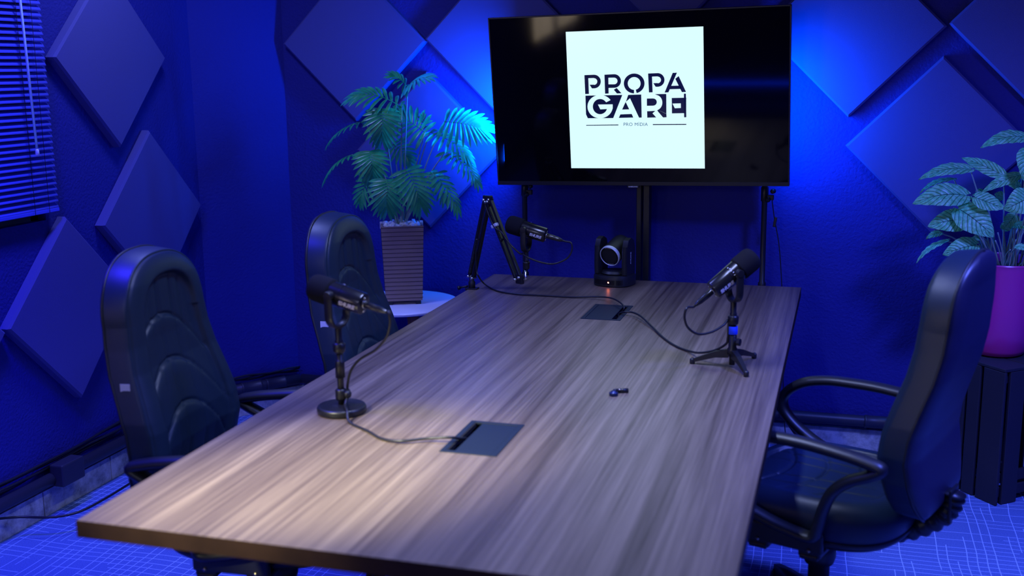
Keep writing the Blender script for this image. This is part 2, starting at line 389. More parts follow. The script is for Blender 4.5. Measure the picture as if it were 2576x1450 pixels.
# window blinds
def blind(y0, y1, z0, z1, label, wand=True, tilt=58):
    t = thing('window_blind', label, 'blind', (XL+.035, (y0+y1)/2, z0))
    hw = (y1-y0)/2; s = MB(); z = .02; a = math.radians(tilt)
    while z < z1-z0-.03:
        rows = []
        for k in range(6):
            q = (k/5-.5); xx = q*.025*math.cos(a); zz = q*.025*math.sin(a)
            bow = .0022*(1-4*q*q)
            rows.append([(xx+bow*math.sin(a), y, z+zz*-1+bow*math.cos(a)) for y in (-hw, -hw*.5, 0, hw*.5, hw)])
        s.grid(rows); z += .0215
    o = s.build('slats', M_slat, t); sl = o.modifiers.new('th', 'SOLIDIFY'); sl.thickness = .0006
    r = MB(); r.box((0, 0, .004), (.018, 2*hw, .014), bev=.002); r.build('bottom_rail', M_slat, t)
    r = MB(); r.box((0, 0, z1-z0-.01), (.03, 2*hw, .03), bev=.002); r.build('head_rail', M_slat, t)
    c = MB()
    n = 3
    for y in (hw-.06, hw-.135, 0, -hw+.10):
        c = MB(); c.tube([(.0135, y, -.002), (.0135, y, z1-z0-.02), (-.0125, y, z1-z0-.02), (-.0125, y, -.002)], .0009, 5)
        c.build('ladder_cord', M_void, t)
    return t
bl = blind(-2.70, -1.105, 1.135, 2.36, 'dark slatted blind lowered over the window left of the diamond panels, clear wand on it', tilt=49)
blind(-6.33, -4.69, 0.90, 2.36, 'slatted blind with warm daylight behind it, seen mirrored in the television', tilt=-18)
# wand
pa = px(93, 375, X=XL+.065); pb = px(46, -40, X=XL+.06)
w = MB(); off = Vector(bl.location)
w.tube([pb+(pb-pa)*.25-off, pa-off], .0045, 8); wo = w.build('wand', M_clear, bl)
w = MB(); w.lathe([(.004, 0), (.0065, -.004), (.0075, -.022), (.005, -.024)], T(*(pa-off)), 12); w.build('wand_tip', M_label, wo)

# ------------------------------------------------------------------ acoustic panels
def panel(c2, wall, label, size=.50, grp='square foam panels hung as diamonds', rot=45.0):
    """c2 = (along, z) of the centre on that wall"""
    h = size/2; th = .04; m = MB(); bv = .008
    P = []
    for (dd, z) in ((0, 0), (0, th-bv), (bv, th)):
        P.append([(a*(h-dd), c*(h-dd), z) for a, c in ((-1, -1), (1, -1), (1, 1), (-1, 1))])
    m.grid([P[0], P[1], P[2]], closed=True, smooth=False)
    m.add(P[2], [(0, 1, 2, 3)], None, False); m.add(P[0], [(3, 2, 1, 0)], None, False)
    t = m.build('acoustic_panel', M_panel)
    if wall == 'back': base = Matrix(((1, 0, 0, c2[0]), (0, 0, -1, YB), (0, 1, 0, c2[1]), (0, 0, 0, 1)))
    else: base = Matrix(((0, 0, 1, XL), (1, 0, 0, c2[0]), (0, 1, 0, c2[1]), (0, 0, 0, 1)))
    t.matrix_world = base @ T(0, 0, .0015) @ Matrix.Rotation(math.radians(rot), 4, 'Z')
    return tag(t, label, 'wall panel', grp)
panel((-.703, 1.692), 'left', 'dark foam diamond on the left wall nearest to the blind')
panel((-.505, 1.042), 'left', 'dark foam diamond on the left wall beside the corner strip, above the front left chair')
panel((-1.068, .752), 'left', 'dark foam diamond low on the left wall under the blind, behind the front left chair')
panel((-1.785, .742), 'left', 'dark foam diamond at the photo\'s left edge, only its right point seen, below the blind')
panel((-.725, 1.755), 'back', 'dark foam diamond on the back wall behind the top of the palm')
panel((-.02, 1.765), 'back', 'blue-lit foam diamond between palm and television, partly behind the screen')
panel((-.372, 1.268), 'back', 'foam diamond on the back wall behind the palm leaves, pointing down to the desk')
panel((.715, 2.095), 'back', 'dark foam diamond peeking out above the middle of the television')
panel((1.452, 1.775), 'back', 'brightest blue-lit foam diamond right of the television')
panel((1.800, 1.307), 'back', 'foam diamond on the back wall behind the silver-leaved plant')
panel((2.165, 1.785), 'back', 'foam diamond at the upper right corner of the photo, only its left half in view')

# ------------------------------------------------------------------ conduits, cables and sockets along the walls
def conduit(name, pts, label, r=.024, joints=()):
    t = thing(name, label, 'pipe', pts[0]); o = Vector(pts[0])
    m = MB(); P = [Vector(p)-o for p in pts]; m.tube(P, r, 16); m.build('pipe', M_duct, t)
    for j, k in joints:
        a, b2 = P[j], P[j+1]; c = a.lerp(b2, k); d = (b2-a).normalized()
        m = MB(); m.lathe([(r, -.05), (r+.004, -.05), (r+.004, -.042), (r+.0025, -.04), (r+.0025, .04), (r+.004, .042), (r+.004, .05), (r, .05)], frame(c, d, (0, 0, 1)), 18); m.build('coupling', M_duct, t)
    return t
zc = .142
conduit('conduit_pipe', [(XR-.02, YB-.032, zc), (CX+.03, YB-.032, zc)], 'black conduit pipe along the foot of the back wall behind the right chair', joints=[(0, .38), (0, .8)])
conduit('conduit_pipe', [(CX+.02, YB-.040, zc), (XL+.035, CY-.01, zc)], 'short black conduit pipe across the angled corner, strapped with cables', joints=[(0, .3), (0, .6)])
conduit('conduit_pipe', [(XL+.034, CY-.02, zc), (XL+.034, YF+.05, zc)], 'black conduit pipe along the foot of the left wall, socket box on it', joints=[(0, .1), (0, .3)])
b = MB()
random.seed(4)
for k in range(4):
    pts = []
    for i in range(26):
        y = CY-.03-i*.13; pts.append((XL+.012+.012*(k % 2)+.006*math.sin(i*1.3+k), y, .178+.011*k+.018*max(0, math.sin((y+1.15)*2.6))+.003*math.sin(i*1.7+k*2)))
    b.tube(catmull(pts, 4), .0052, 6)
tag(b.build('cable_bundle', M_rubber), 'bundle of black cables lying on the pipe along the left wall', 'cables')
b = MB(); d = (Vector((CX, YB, 0))-Vector((XL, CY, 0))); d.normalize(); nn = Vector((d.y, -d.x, 0))
for k in range(3):
    pts = []
    for i in range(9):
        q = Vector((XL, CY, 0))+d*(.02+i*.052)+nn*(.012+.009*k); pts.append((q.x, q.y, .180+.009*k+.004*math.sin(i*1.4+k*2)))
    b.tube(catmull(pts, 4), .0048, 6)
tag(b.build('cable_bundle', M_rubber), 'cables tied over the pipe in the angled corner behind the left chairs', 'cables')
t = thing('socket_box', 'black double socket box on the left wall pipe, near the front left chair', 'socket', px(181, 1214, X=XL+.075))
b = MB(); b.box((-.015, 0, .045), (.06, .125, .085), bev=.006); b.build('housing', M_duct, t)
for s in (-.024, .024):
    b = MB()
    for q in (-.008, .008): b.lathe([(.0032, 0), (.0032, .003), (0, .003)], frame((.0145, s+q, .045), (1, 0, 0)), 10)
    b.build('socket', M_brass, t)
b = MB(); pts = [Vector((XL+.03, -1.66, .13)), px(40, 1302, Z=.085), px(130, 1302, Z=.075), px(200, 1288, Z=.075), px(270, 1252, Z=.08), px(330, 1215, Z=.075), px(400, 1172, Z=.05), px(450, 1140, Z=.012), px(520, 1110, Z=.006)]
b.tube(catmull(pts, 8), .0045, 8)
tag(b.build('loose_cable', M_rubber), 'loose black cable looping above the carpet at the lower left', 'cable')

# ------------------------------------------------------------------ conference table
TW, TL, TZ, TT = 1.30, 2.784, .75, .036
tb = thing('conference_table', 'long walnut-grain meeting table in the middle of the room', 'table', (TW/2, -TL/2, 0))
b = MB(); BX = [(.5655, .7065, -2.214, -1.974), (.5660, .7105, -.766, -.512)]
# top with two rectangular cut-outs for the flush boxes
xs = sorted({0, TW}|{v for q in BX for v in q[:2]}); ys = sorted({-TL, 0}|{v for q in BX for v in q[2:]})
def inhole(x, y): return any(q[0] < x < q[1] and q[2] < y < q[3] for q in BX)
for i in range(len(xs)-1):
    for j in range(len(ys)-1):
        cx_, cy_ = (xs[i]+xs[i+1])/2, (ys[j]+ys[j+1])/2
        if inhole(cx_, cy_): continue
        b.box((cx_-TW/2, cy_+TL/2, TZ-TT/2), (xs[i+1]-xs[i], ys[j+1]-ys[j], TT))
top = b.build('tabletop', M_wood, tb)
bm = bmesh.new(); bm.from_mesh(top.data); bmesh.ops.remove_doubles(bm, verts=bm.verts, dist=1e-5)
seen = {}; kill = []
for f in bm.faces:
    k = tuple(sorted(v.index for v in f.verts)); seen.setdefault(k, []).append(f)
for k, fl in seen.items():
    if len(fl) > 1: kill += fl
bmesh.ops.delete(bm, geom=kill, context='FACES'); bm.to_mesh(top.data); bm.free()
M_edge = mat('dark_edge_band', (0.018, 0.008, 0.004), 0.6, var=(14, (0.028, 0.013, 0.007)), spec=0.2)
for (c, d) in (((0, -TL/2-.0006, TZ-TT/2), (TW+.002, .0012, TT-.001)), ((0, TL/2+.0006, TZ-TT/2), (TW+.002, .0012, TT-.001)), ((-TW/2-.0006, 0, TZ-TT/2), (.0012, TL, TT-.001)), ((TW/2+.0006, 0, TZ-TT/2), (.0012, TL, TT-.001))):
    b = MB(); b.box(c, d); b.build('edge_band', M_edge, tb)
for y in (-TL/2+.62, TL/2-.62):
    b = MB(); b.box((0, y, .36), (.16, .10, .66), bev=.004); b.build('leg', M_blackp, tb)
    b = MB(); b.box((0, y, .02), (.80, .10, .04), bev=.004); b.build('foot_bar', M_blackp, tb)
    b = MB(); b.box((0, y, .694), (.9, .08, .038), bev=.003); b.build('cross_bar', M_blackp, tb)
b = MB(); b.box((0, 0, .69), (.06, TL-1.3, .04)); b.build('spine_beam', M_blackp, tb)

for (x0, x1, y0, y1), slot, lab in ((BX[0], 'L', 'flush cable box in the tabletop nearest the camera, slot on its left'), (BX[1], 'R', 'flush cable box in the tabletop near the tracking camera, slot on its right')):
    t = thing('cable_box', lab, 'table cable box', ((x0+x1)/2, (y0+y1)/2, TZ)); w, l = x1-x0, y1-y0
    b = MB(); fr = .014
    b.box((-(w-fr)/2, 0, -.001), (fr, l, .006)); b.box(((w-fr)/2, 0, -.001), (fr, l, .006))
    b.box((0, -(l-fr)/2, -.001), (w-2*fr, fr, .006)); b.box((0, (l-fr)/2, -.001), (w-2*fr, fr, .006))
    b.build('frame', M_box, t, bevel=.001)
    sg = -1 if slot == 'L' else 1; sw = .018
    b = MB(); b.box((-sg*(sw/2+.001), 0, -.001), (w-2*fr-sw-.003, l-2*fr-.003, .004), bev=.001); b.build('lid', M_box, t)
    b = MB(); b.box((0, 0, -.034), (w-.004, l-.004, .02)); b.box((0, -l/2+.004, -.018), (w-.006, .004, .03)); b.box((0, l/2-.004, -.018), (w-.006, .004, .03)); b.box((-w/2+.004, 0, -.018), (.004, l-.006, .03)); b.box((w/2-.004, 0, -.018), (.004, l-.006, .03)); b.build('well', M_void, t)
    b = MB(); b.box((sg*(w/2-fr-.002), 0, -.004), (.003, l-2*fr-.002, .010)); b.build('slot_brush', M_void, t)

# ------------------------------------------------------------------ office chairs
def hwf(z):
    if z > 1.0: return .202*max(0, 1-((z-1.0)/.178)**2.3)**(1/2.3)
    return float(np.interp(z, [.50, .52, .56, .61, .68, .76, .88, .94, 1.0], [.15, .180, .212, .234, .243, .240, .221, .210, .202]))
def seamf(z): return float(np.interp(z, [.50, .57, .67, .73, .80, .88, .95, 1.03, 1.10, 1.19], [-.315, -.300, -.283, -.290, -.310, -.336, -.350, -.357, -.362, -.376]))
def make_chair(label, dz=0.0, tagside=True, backm=M_shell):
    t = thing('office_chair', label, 'chair', (0, 0, 0), 0, 'high-back black leather chairs')
    D = lambda p: (p[0], p[1], p[2]+dz)
    # --- cushion of the backrest
    NS, NT = 95, 200; z0, z1 = .50, 1.178
    def zt(k): u = k/(NT-1); return z0+(z1-z0)*math.sin(PI/2*u)**.9 if False else z0+(z1-z0)*(1-(1-u)**1.5)
    def sv(j): u = j/(NS-1)*2-1; return math.sin(PI/2*u)*.72+u*.28
    arcs = (1.0, .88, .76)
    def depth(lat, z, hw):
        e = min(hw-abs(lat), (z-z0)*.9+.0, 10)
        # rough distance to the rounded top
        if z > 1.0: e = min(e, .190*max(0, 1-((abs(lat)/.202)**2.3+((z-1.0)/.178)**2.3)**(1/2.3)))
        e = max(0, e); q = min(e/.060, 1); base = .048*min(1, e/.007)**.6+.030*math.sqrt(max(0, 1-(1-q)**2))
        inn = ss(.062, .088, e); base -= .019*inn
        base -= .006*math.exp(-((e-.074)/.005)**2)
        base -= .0035*math.exp(-((e-.012)/.002)**2)
        if inn > .05:
            # stitched fans
            for za in arcs:
                zz = za-4.2*lat*lat-.25*lat; dzv = z-zz
                base -= .006*math.exp(-(dzv/.004)**2)*inn
                if dzv < 0: base += .011*math.exp(dzv/.045)*inn*(1-math.exp(dzv/.016))
            below = [za for za in arcs if z < za-4.2*lat*lat-.25*lat]
            amp = .004 if below else .008
            f = abs(lat)/(.052+.03*(1.19-z))
            base -= amp*math.exp(-((f-.62)/.09)**2)*inn
            base -= amp*.5*math.exp(-((f-1.35)/.10)**2)*inn
        return base
    rows = []
    for k in range(NT):
        z = zt(k); hw = hwf(z)
        rows.append([D((seamf(z)+depth(sv(j)*hw, z, hw), sv(j)*hw, z)) for j in range(NS)])
    b = MB(); b.grid(rows)
    # back closing of the cushion
    rows2 = [[D((seamf(zt(k))-.002, sv(j)*hwf(zt(k)), zt(k))) for j in (0, 23, 47, 71, 94)] for k in range(NT)]
    b.grid(rows2)
    back = b.build('backrest', M_leather, t)
    # --- rear shell
    rows = []
    for k in range(0, NT, 2):
        z = zt(k); hw = hwf(z)*.985; r = []
        for j in range(31):
            s = math.sin(PI/2*(j/15-1)); e = min((1-abs(s))*hw, (z-z0), (z1-z)*1.2); q = min(max(e, 0)/.07, 1)
            r.append(D((seamf(z)-.003-.020*math.sqrt(max(0, 1-(1-q)**2))-.006*(1-s*s), s*hw, z)))
        rows.append(r)
    b = MB(); b.grid(rows); b.build('back_shell', backm, t)
    # piping between shell and cushion
    P = [D((seamf(zt(k))-.002, hwf(zt(k)), zt(k))) for k in range(0, NT, 2)]
    Q = [(p[0], -p[1], p[2]) for p in P[::-1]]
    b = MB(); b.tube(P+Q[1:], .0042, 6); b.build('piping', M_blackp, t)
    # --- seat
    def sup(a, ax, ay, n=3.2):
        c, s = math.cos(a), math.sin(a)
        return (ax*abs(c)**(2/n)*(1 if c > 0 else -1), ay*abs(s)**(2/n)*(1 if s > 0 else -1))
    NR, NA = 84, 168; rows = []; cxs = .0; ax, ay = .265, .262
    for i in range(NR+6):
        row = []
        for j in range(NA):
            a = 2*PI*j/NA
            if i < NR:
                u = 1-math.cos(PI/2*i/(NR-1)) if False else (i/(NR-1)); u = 1-(1-u)**1.35
                x, y = sup(a, ax*u, ay*u); e = (1-u)*.26; q = min(e/.055, 1)
                z = .467+.058*math.sqrt(max(0, 1-(1-q)**2))
                fr = max(0, (x-.12)/.145); z -= .022*fr*fr
                z += .012*ss(.10, .26, abs(y))-.004
                inn = ss(.060, .080, e); z -= .010*inn
                z -= .006*math.exp(-((e-.070)/.005)**2)
                for xc in (-.10, .0, .10):
                    xa = xc+2.2*y*y; z -= .005*math.exp(-((x-xa)/.005)**2)*inn
                for yc in (.045, .105): z -= .0035*math.exp(-((abs(y)-yc-.1*x)/.004)**2)*inn
            else:
                q = (i-NR+1)/6; x, y = sup(a, ax-.012*q*q, ay-.012*q*q); z = .467-.045*q-.022*max(0, (x-.12)/.145)**2
                x, y = x, y
            row.append(D((x+cxs, y, z)))
        rows.append(row)
    b = MB(); b.grid(rows, closed=True); b.add(rows[-1], [tuple(range(NA))]); b.build('seat', M_leather, t)
    b = MB(); rows = []
    for (k, z) in ((1.0, .428), (1.01, .421), (.985, .412), (.93, .400), (.70, .392), (.01, .392)):
        rows.append([D((sup(2*PI*j/64, .258*k, .255*k)[0], sup(2*PI*j/64, .258*k, .255*k)[1], z)) for j in range(64)])
    b.grid(rows, closed=True); b.build('seat_pan', M_blackp, t)
    b = MB(); b.box(D((0, 0, .372)), (.20, .17, .042), bev=.01); b.box(D((-.02, .0, .35)), (.10, .09, .03), bev=.01)
    b.tube([D((.03, -.07, .365)), D((.03, -.20, .362)), D((.03, -.24, .355))], .006, 8)
    b.build('tilt_mechanism', M_blackp, t)
    # --- arm loops
    loop = [(-.248, .668), (-.205, .681), (-.148, .690), (-.054, .699), (.03, .700), (.10, .697), (.165, .683), (.212, .657), (.238, .626), (.238, .592), (.215, .560), (.17, .525), (.11, .492), (.04, .466), (-.03, .450), (-.078, .447), (-.092, .478), (-.105, .530), (-.128, .583), (-.17, .622), (-.222, .648)]
    for s in (1, -1):
        P = catmull([(x, s*(.284+.012*ss(.46, .66, z)), z) for x, z in loop], 6, closed=True)
        sec = [(.024*math.cos(a), .0155*math.sin(a)) for a in [2*PI*k/14 for k in range(14)]]
        m = len(P); vs = []; fs = []
        for i in range(m):
            tg = (P[(i+1) % m]-P[i-1]).normalized(); side = Vector((0, 1, 0)); side = (side-tg*side.dot(tg)).normalized(); nr = tg.cross(side)
            for (a, c) in sec: vs.append(P[i]+side*a+nr*c)
        n = len(sec)
        for i in range(m):
            j = (i+1) % m
            for k in range(n): fs.append((i*n+k, i*n+(k+1) % n, j*n+(k+1) % n, j*n+k))
        b = MB(); b.add([D(v) for v in vs], fs)
        a = b.build('armrest', M_blackp, t)
        b = MB(); b.box(D((.0, s*.276, .428)), (.21, .018, .055), bev=.006); b.box(D((-.07, s*.20, .388)), (.05, .17, .014), bev=.004); b.box(D((.07, s*.20, .388)), (.05, .17, .014), bev=.004)
        b.box(D((-.07, s*.272, .405)), (.06, .02, .04), bev=.006); b.box(D((.07, s*.272, .405)), (.06, .02, .04), bev=.006)
        b.build('bracket', M_blackp, a)
        for x in (-.07, .07): b = MB(); b.lathe([(.0055, 0), (.0055, .003), (0, .0045)], frame(D((x, s*.285, .408)), (0, s, 0)), 10); b.build('screw', M_brass, a)
    # --- bellows and bar joining back to seat
    P = catmull([D((-.12, 0, .382)), D((-.19, 0, .386)), D((-.26, 0, .415)), D((-.318, 0, .458)), D((-.345, 0, .50)), D((-.352, 0, .535))], 9)
    b = MB(); b.tube(P, [(.031 if i % 4 < 2 else .025) for i in range(len(P))], 14); b.build('bellows', M_blackp, t)
    b = MB(); b.box(D((-.350, 0, .505)), (.008, .07, .09), bev=.002); b.build('back_bar', M_blackp, t)
    # --- gas lift and base
    b = MB(); b.lathe([(.030, .10), (.030, .24), (.040, .245), (.046, .265), (.046, .30+dz), (.043, .305+dz), (.043, .36+dz), (.0, .36+dz)], None, 24); b.build('gas_lift', M_blackp, t)
    base = MB(); base.lathe([(.0, .075), (.042, .078), (.05, .10), (.045, .135), (.032, .145), (.0, .145)], None, 24)
    for k in range(5):
        a = 2*PI*k/5+.45; c, s = math.cos(a), math.sin(a)
        pts = [Vector((c*r, s*r, z)) for r, z in ((.03, .112), (.12, .115), (.22, .098), (.30, .082))]
        sec = [(-.5, -.5), (-.35, .5), (.35, .5), (.5, -.5)]
        base.tube(pts, [.052, .046, .038, .030], prof=sec)
    base.build('star_base', M_blackp, t)
    for k in range(5):
        a = 2*PI*k/5+.45; c, s = math.cos(a)*.292, math.sin(a)*.292
        b = MB(); b.lathe([(.0, .085), (.016, .083), (.024, .066), (.026, .048), (.0, .048)], T(c, s, 0), 14); cs = b.build('caster', M_blackp, t)
        for q in (-.014, .014):
            b = MB(); dr = Vector((-math.sin(a), math.cos(a), 0)); b.lathe([(0, -.008), (.022, -.008), (.025, -.005), (.025, .005), (.022, .008), (0, .008)], frame(Vector((c, s, .025))+dr*q, dr), 18); b.build('wheel', M_gloss, cs)
    if tagside:
        zz = .845; y = -hwf(zz)
        b = MB(); nx = Vector((.12, -.99, 0)).normalized(); p = Vector(D((seamf(zz)+.030, y+.0035, zz)))
        Mx = frame(p, nx, (0, 0, 1)); b.box((0, 0, .001), (.036, .026, .0008), Mx); st = b.build('price_tag', M_label, t)
    return t
ch1 = make_chair('black leather chair front left of the table, small white sticker on its side', dz=-.008)
ch1.location = (.0, -1.980, 0); ch1.rotation_euler = (0, 0, math.radians(3.3))
ch2 = dup(ch1, (.186, -1.214, 0), math.radians(1.1), 'black leather chair further back on the left, in front of the round white side table')
ch3 = make_chair('black leather chair on the right of the table, its rear shell turned to the camera', dz=-.005, tagside=False)
ch3.location = (1.430, -1.472, 0); ch3.rotation_euler = (0, 0, math.radians(161.2))
b = MB(); b.box((.02, .044, .30), (.02, .002, .03), Matrix.Rotation(.5, 4, 'Z')); b.build('warning_sticker', M_yellow, ch3)

# ------------------------------------------------------------------ television
tvM = Matrix.Rotation(-.024, 4, 'Z') @ Matrix.Rotation(.0954, 4, 'X') @ Matrix.Rotation(-.0169, 4, 'Y')
tv = thing('television', 'wide flat-screen television showing a white logo card, above the table\'s far end', 'television', (.6168, -.0005, 1.4983))
tv.rotation_euler = tvM.to_euler()
TVW, TVH = 1.231, .706
b = MB(); b.box((0, .014, 0), (TVW, .022, TVH), bev=.002); b.box((0, .036, -.08), (TVW*.6, .03, TVH*.55), bev=.006); b.build('housing', M_matt, tv)
b = MB(); bz = .006
b.box((0, .001, TVH/2-bz/2), (TVW, .008, bz)); b.box((-TVW/2+bz/2, .001, 0), (bz, .008, TVH)); b.box((TVW/2-bz/2, .001, 0), (bz, .008, TVH)); b.box((0, .0, -TVH/2+.008), (TVW, .010, .016))
b.build('bezel', mat('bezel_grey', (0.03, 0.03, 0.035), 0.35, metal=.5), tv, bevel=.001)
M_screen = mat('screen_glass', (0.003, 0.003, 0.005), 0.055, spec=0.22)
b = MB(); b.box((0, .001, .005), (TVW-2*bz, .003, TVH-bz-.016)); scr = b.build('screen', M_screen, tv)
# the picture: authored in the coordinates of a measured crop, mapped on the card by a homography
src = [(8, 113), (1299, 62), (1313, 1391), (63, 1387)]; hc = .2815; dst = [(-hc-.001, hc+.0025), (hc-.003, hc+.0025), (hc-.002, -hc), (-hc-.002, -hc+.0015)]
A = []; B_ = []
for (x, y), (u, v) in zip(src, dst):
    A.append([x, y, 1, 0, 0, 0, -u*x, -u*y]); B_.append(u); A.append([0, 0, 0, x, y, 1, -v*x, -v*y]); B_.append(v)
Hm = np.append(np.linalg.solve(np.array(A, float), np.array(B_, float)), 1).reshape(3, 3)
def hm(x, y, lay=0):
    q = Hm @ np.array([x, y, 1.0]); return (q[0]/q[2], -.0010-.0005*lay, q[1]/q[2])
M_card = mat('lit_card', (0.0, 0.0, 0.0), 0.2, emit=(0.66, 0.94, 1.0), es=1.08)
M_ink = mat('screen_ink', (0.002, 0.003, 0.02), 0.2, emit=(0.0, 0.002, 0.03), es=1.0)
M_ink2 = mat('screen_ink_small', (0.002, 0.003, 0.02), 0.3, emit=(0.01, 0.08, 0.22), es=1.0)
def flat(name, polys, lay, m, parent):
    b = MB()
    for p in polys: b.add([hm(x, y, lay) for x, y in p], [tuple(range(len(p)))], None, False)
    me = bpy.data.meshes.new(name); me.from_pydata([tuple(v) for v in b.v], [], b.f); me.materials.append(m)
    o = bpy.data.objects.new(name, me); COL.objects.link(o); o.parent = parent; return o
def arc(cx, cy, r0_, r1_, a0, a1, n=26, ry0=None, ry1=None):
    out = []
    for k in range(n):
        s, e = math.radians(a0+(a1-a0)*k/n), math.radians(a0+(a1-a0)*(k+1)/n)
        R0y, R1y = ry0 or r0_, ry1 or r1_
        out.append([(cx+r0_*math.cos(s), cy+R0y*math.sin(s)), (cx+r1_*math.cos(s), cy+R1y*math.sin(s)), (cx+r1_*math.cos(e), cy+R1y*math.sin(e)), (cx+r0_*math.cos(e), cy+R0y*math.sin(e))])
    return out
def sh(p, dx, dy): return [[(x+dx, y+dy) for x, y in q] for q in p]
card = flat('picture_card', [src], 0, M_card, scr)
Pp = [[(184, 518), (220, 517), (227, 694), (192, 695)], [(184, 518), (274, 514), (274, 545), (220, 547)], [(233, 608), (274, 607), (274, 642), (255, 642)]]+arc(274, 578, 31, 64, -90, 90)
Rr = [[(372, 514), (408, 513), (412, 690), (378, 692)], [(372, 514), (463, 509), (463, 541), (408, 543)], [(410, 604), (463, 604), (463, 637), (410, 638)], [(460, 655), (487, 638), (532, 688), (490, 690)]]+arc(463, 573, 31, 64, -90, 90)
Oo = arc(651, 596, 60, 97, 91, 436, 60, 60, 93)
Aa = [[(1012, 497), (1052, 495), (972, 679), (936, 681)], [(1036, 552), (1068, 527), (1137, 675), (1098, 677)], [(996, 618), (1085, 616), (1097, 647), (984, 650)]]
blk = [[(194, 710), (540, 703), (455, 920), (217, 921), (200, 885)],
       [(595, 703), (717, 699), (722, 915), (697, 916), (612, 734), (573, 768)], [(571, 768), (605, 838), (538, 840)], [(522, 885), (628, 881), (643, 915), (507, 918)],
       [(770, 737), (830, 736), (832, 804), (770, 805)], [(772, 856), (850, 852), (823, 875), (858, 914), (774, 916)]]
blk += arc(830, 770, 0.5, 33, -90, 90)
rb = [(845, 696), (950, 694), (955, 912), (922, 914), (868, 851)]; a2 = [(852+63*math.cos(math.radians(a)), 775+72*math.sin(math.radians(a))) for a in range(70, -85, -10)]
for k in range(len(a2)-1):
    far = (952, 700+(k+1)*0) if k > 7 else (953, 880)
    blk.append([a2[k], far, a2[k+1]])
blk += [[(866, 850), (955, 882), a2[0]], [(868, 851), (922, 914), (955, 912), (953, 880)], [(953, 880), (952, 700), a2[8]], [(845, 696), (950, 694), (952, 700), a2[-1]]]
blk += [[(1003, 732), (1139, 729), (1139, 874), (1005, 876)], [(1117, 692), (1136, 691), (1140, 912), (1119, 913)]]
lines_ = [[(202, 984), (504, 980), (504, 988), (202, 991)], [(826, 976), (1140, 974), (1140, 983), (826, 985)]]
flat('logo_lettering', Pp+sh(Pp, 597, -15)+Rr+Oo+Aa+blk+lines_, 1, M_ink, card)
gg = arc(332, 812, 68, 118, 2, 326, 60, 71, 109)+[[(312, 793), (450, 791), (450, 832), (334, 838)], [(1010, 784), (1088, 782), (1089, 825), (1032, 828)]]
flat('logo_knockout', gg, 2, M_card, card)
text_mesh('PRO MÍDIA', 44, 'logo_caption', M_ink2, card, lambda x, y: hm(664+x, 980-y, 1), spacing=1.08)
b = MB(); b.box((-.018, -.004, -TVH/2-.004), (.05, .012, .010), bev=.001); bd = b.build('brand_badge', M_matt, tv)
text_mesh('SAMSUNG', .010, 'badge_lettering', M_label, bd, lambda x, y: (-.018+x*.85, -.0106, -TVH/2-.004+y*.75), bold=.0002)
# television floor stand
t = thing('television_stand', 'black twin-column floor stand carrying the television', 'stand', (.632, .130, 0))
b = MB(); b.box((-.016, 0, .80), (.022, .05, 1.56), bev=.003); b.box((.016, .0, .80), (.028, .05, 1.56), bev=.003); b.build('column', M_matt, t)
b = MB(); b.box((0, -.040, 1.52), (.40, .010, .20)); b.box((0, -.030, 1.52), (.12, .03, .14)); b.build('mount_plate', M_matt, t)
b = MB(); b.box((0, -.08, .012), (.42, .30, .02), bev=.004); b.build('base_plate', M_matt, t)

# light stands behind the television
def light_stand(x, y, zl, label, knob):
    t = thing('light_stand', label, 'stand', (x, y, 0))
    b = MB(); b.lathe([(.013, .02), (.013, .70), (.016, .705), (.016, .74), (.0115, .745), (.0115, 1.08), (.0155, 1.085), (.0155, 1.14), (.010, 1.145), (.010, zl), (.0, zl)], None, 16); b.build('pole', M_matt, t)
    b = MB(); b.box((.024*knob, -.012, 1.10), (.028, .02, .022), bev=.003); b.lathe([(.004, 0), (.010, .004), (.010, .018), (0, .02)], frame((.030*knob, -.02, 1.125), (.4*knob, -.8, .2)), 10)
    b.lathe([(.0, 0), (.012, .003), (.012, .014), (0, .016)], frame((.014*knob, -.012, 1.092), (0, -1, 0)), 10); b.build('clamp', M_matt, t)
    for k in range(3):
        a = 2*PI*k/3+1.57; r = .30 if abs(math.sin(a)) < .9 else .07
        dx, dy = math.cos(a)*.30, math.sin(a)*(.30 if math.sin(a) < 0 else .06)
        b = MB(); b.tube([(0, 0, .32), (dx, dy, .012)], .009, 8); b.build('leg', M_matt, t)
    b = MB(); b.box((0, -.01, zl+.03), (.05, .045, .07), bev=.006); hd = b.build('lamp_head', M_matt, t)
    return t
light_stand(.107, .120, 1.30, 'black light stand pole behind the television\'s left part', 1)
light_stand(1.137, .120, 1.38, 'black light stand pole with knobs behind the television\'s right part', 1)
b = MB(); pts = [(1.165, .12, 1.10), (1.172, .13, 1.05), (1.18, .135, 1.0), (1.20, .14, .90), (1.215, .15, .75), (1.23, .15, .55), (1.235, .16, .35), (1.25, .15, .12), (1.27, .14, .006)]
b.tube(catmull(pts, 6), .0022, 6); t = tag(b.build('power_cord', M_rubber), 'thin black cord with an inline box hanging beside the right light stand', 'cord')
b = MB(); b.box((0, 0, 0), (.012, .010, .042), T(1.181, .135, .995) @ Matrix.Rotation(.15, 4, 'Y'), bev=.003); b.build('inline_box', M_rubber, t)

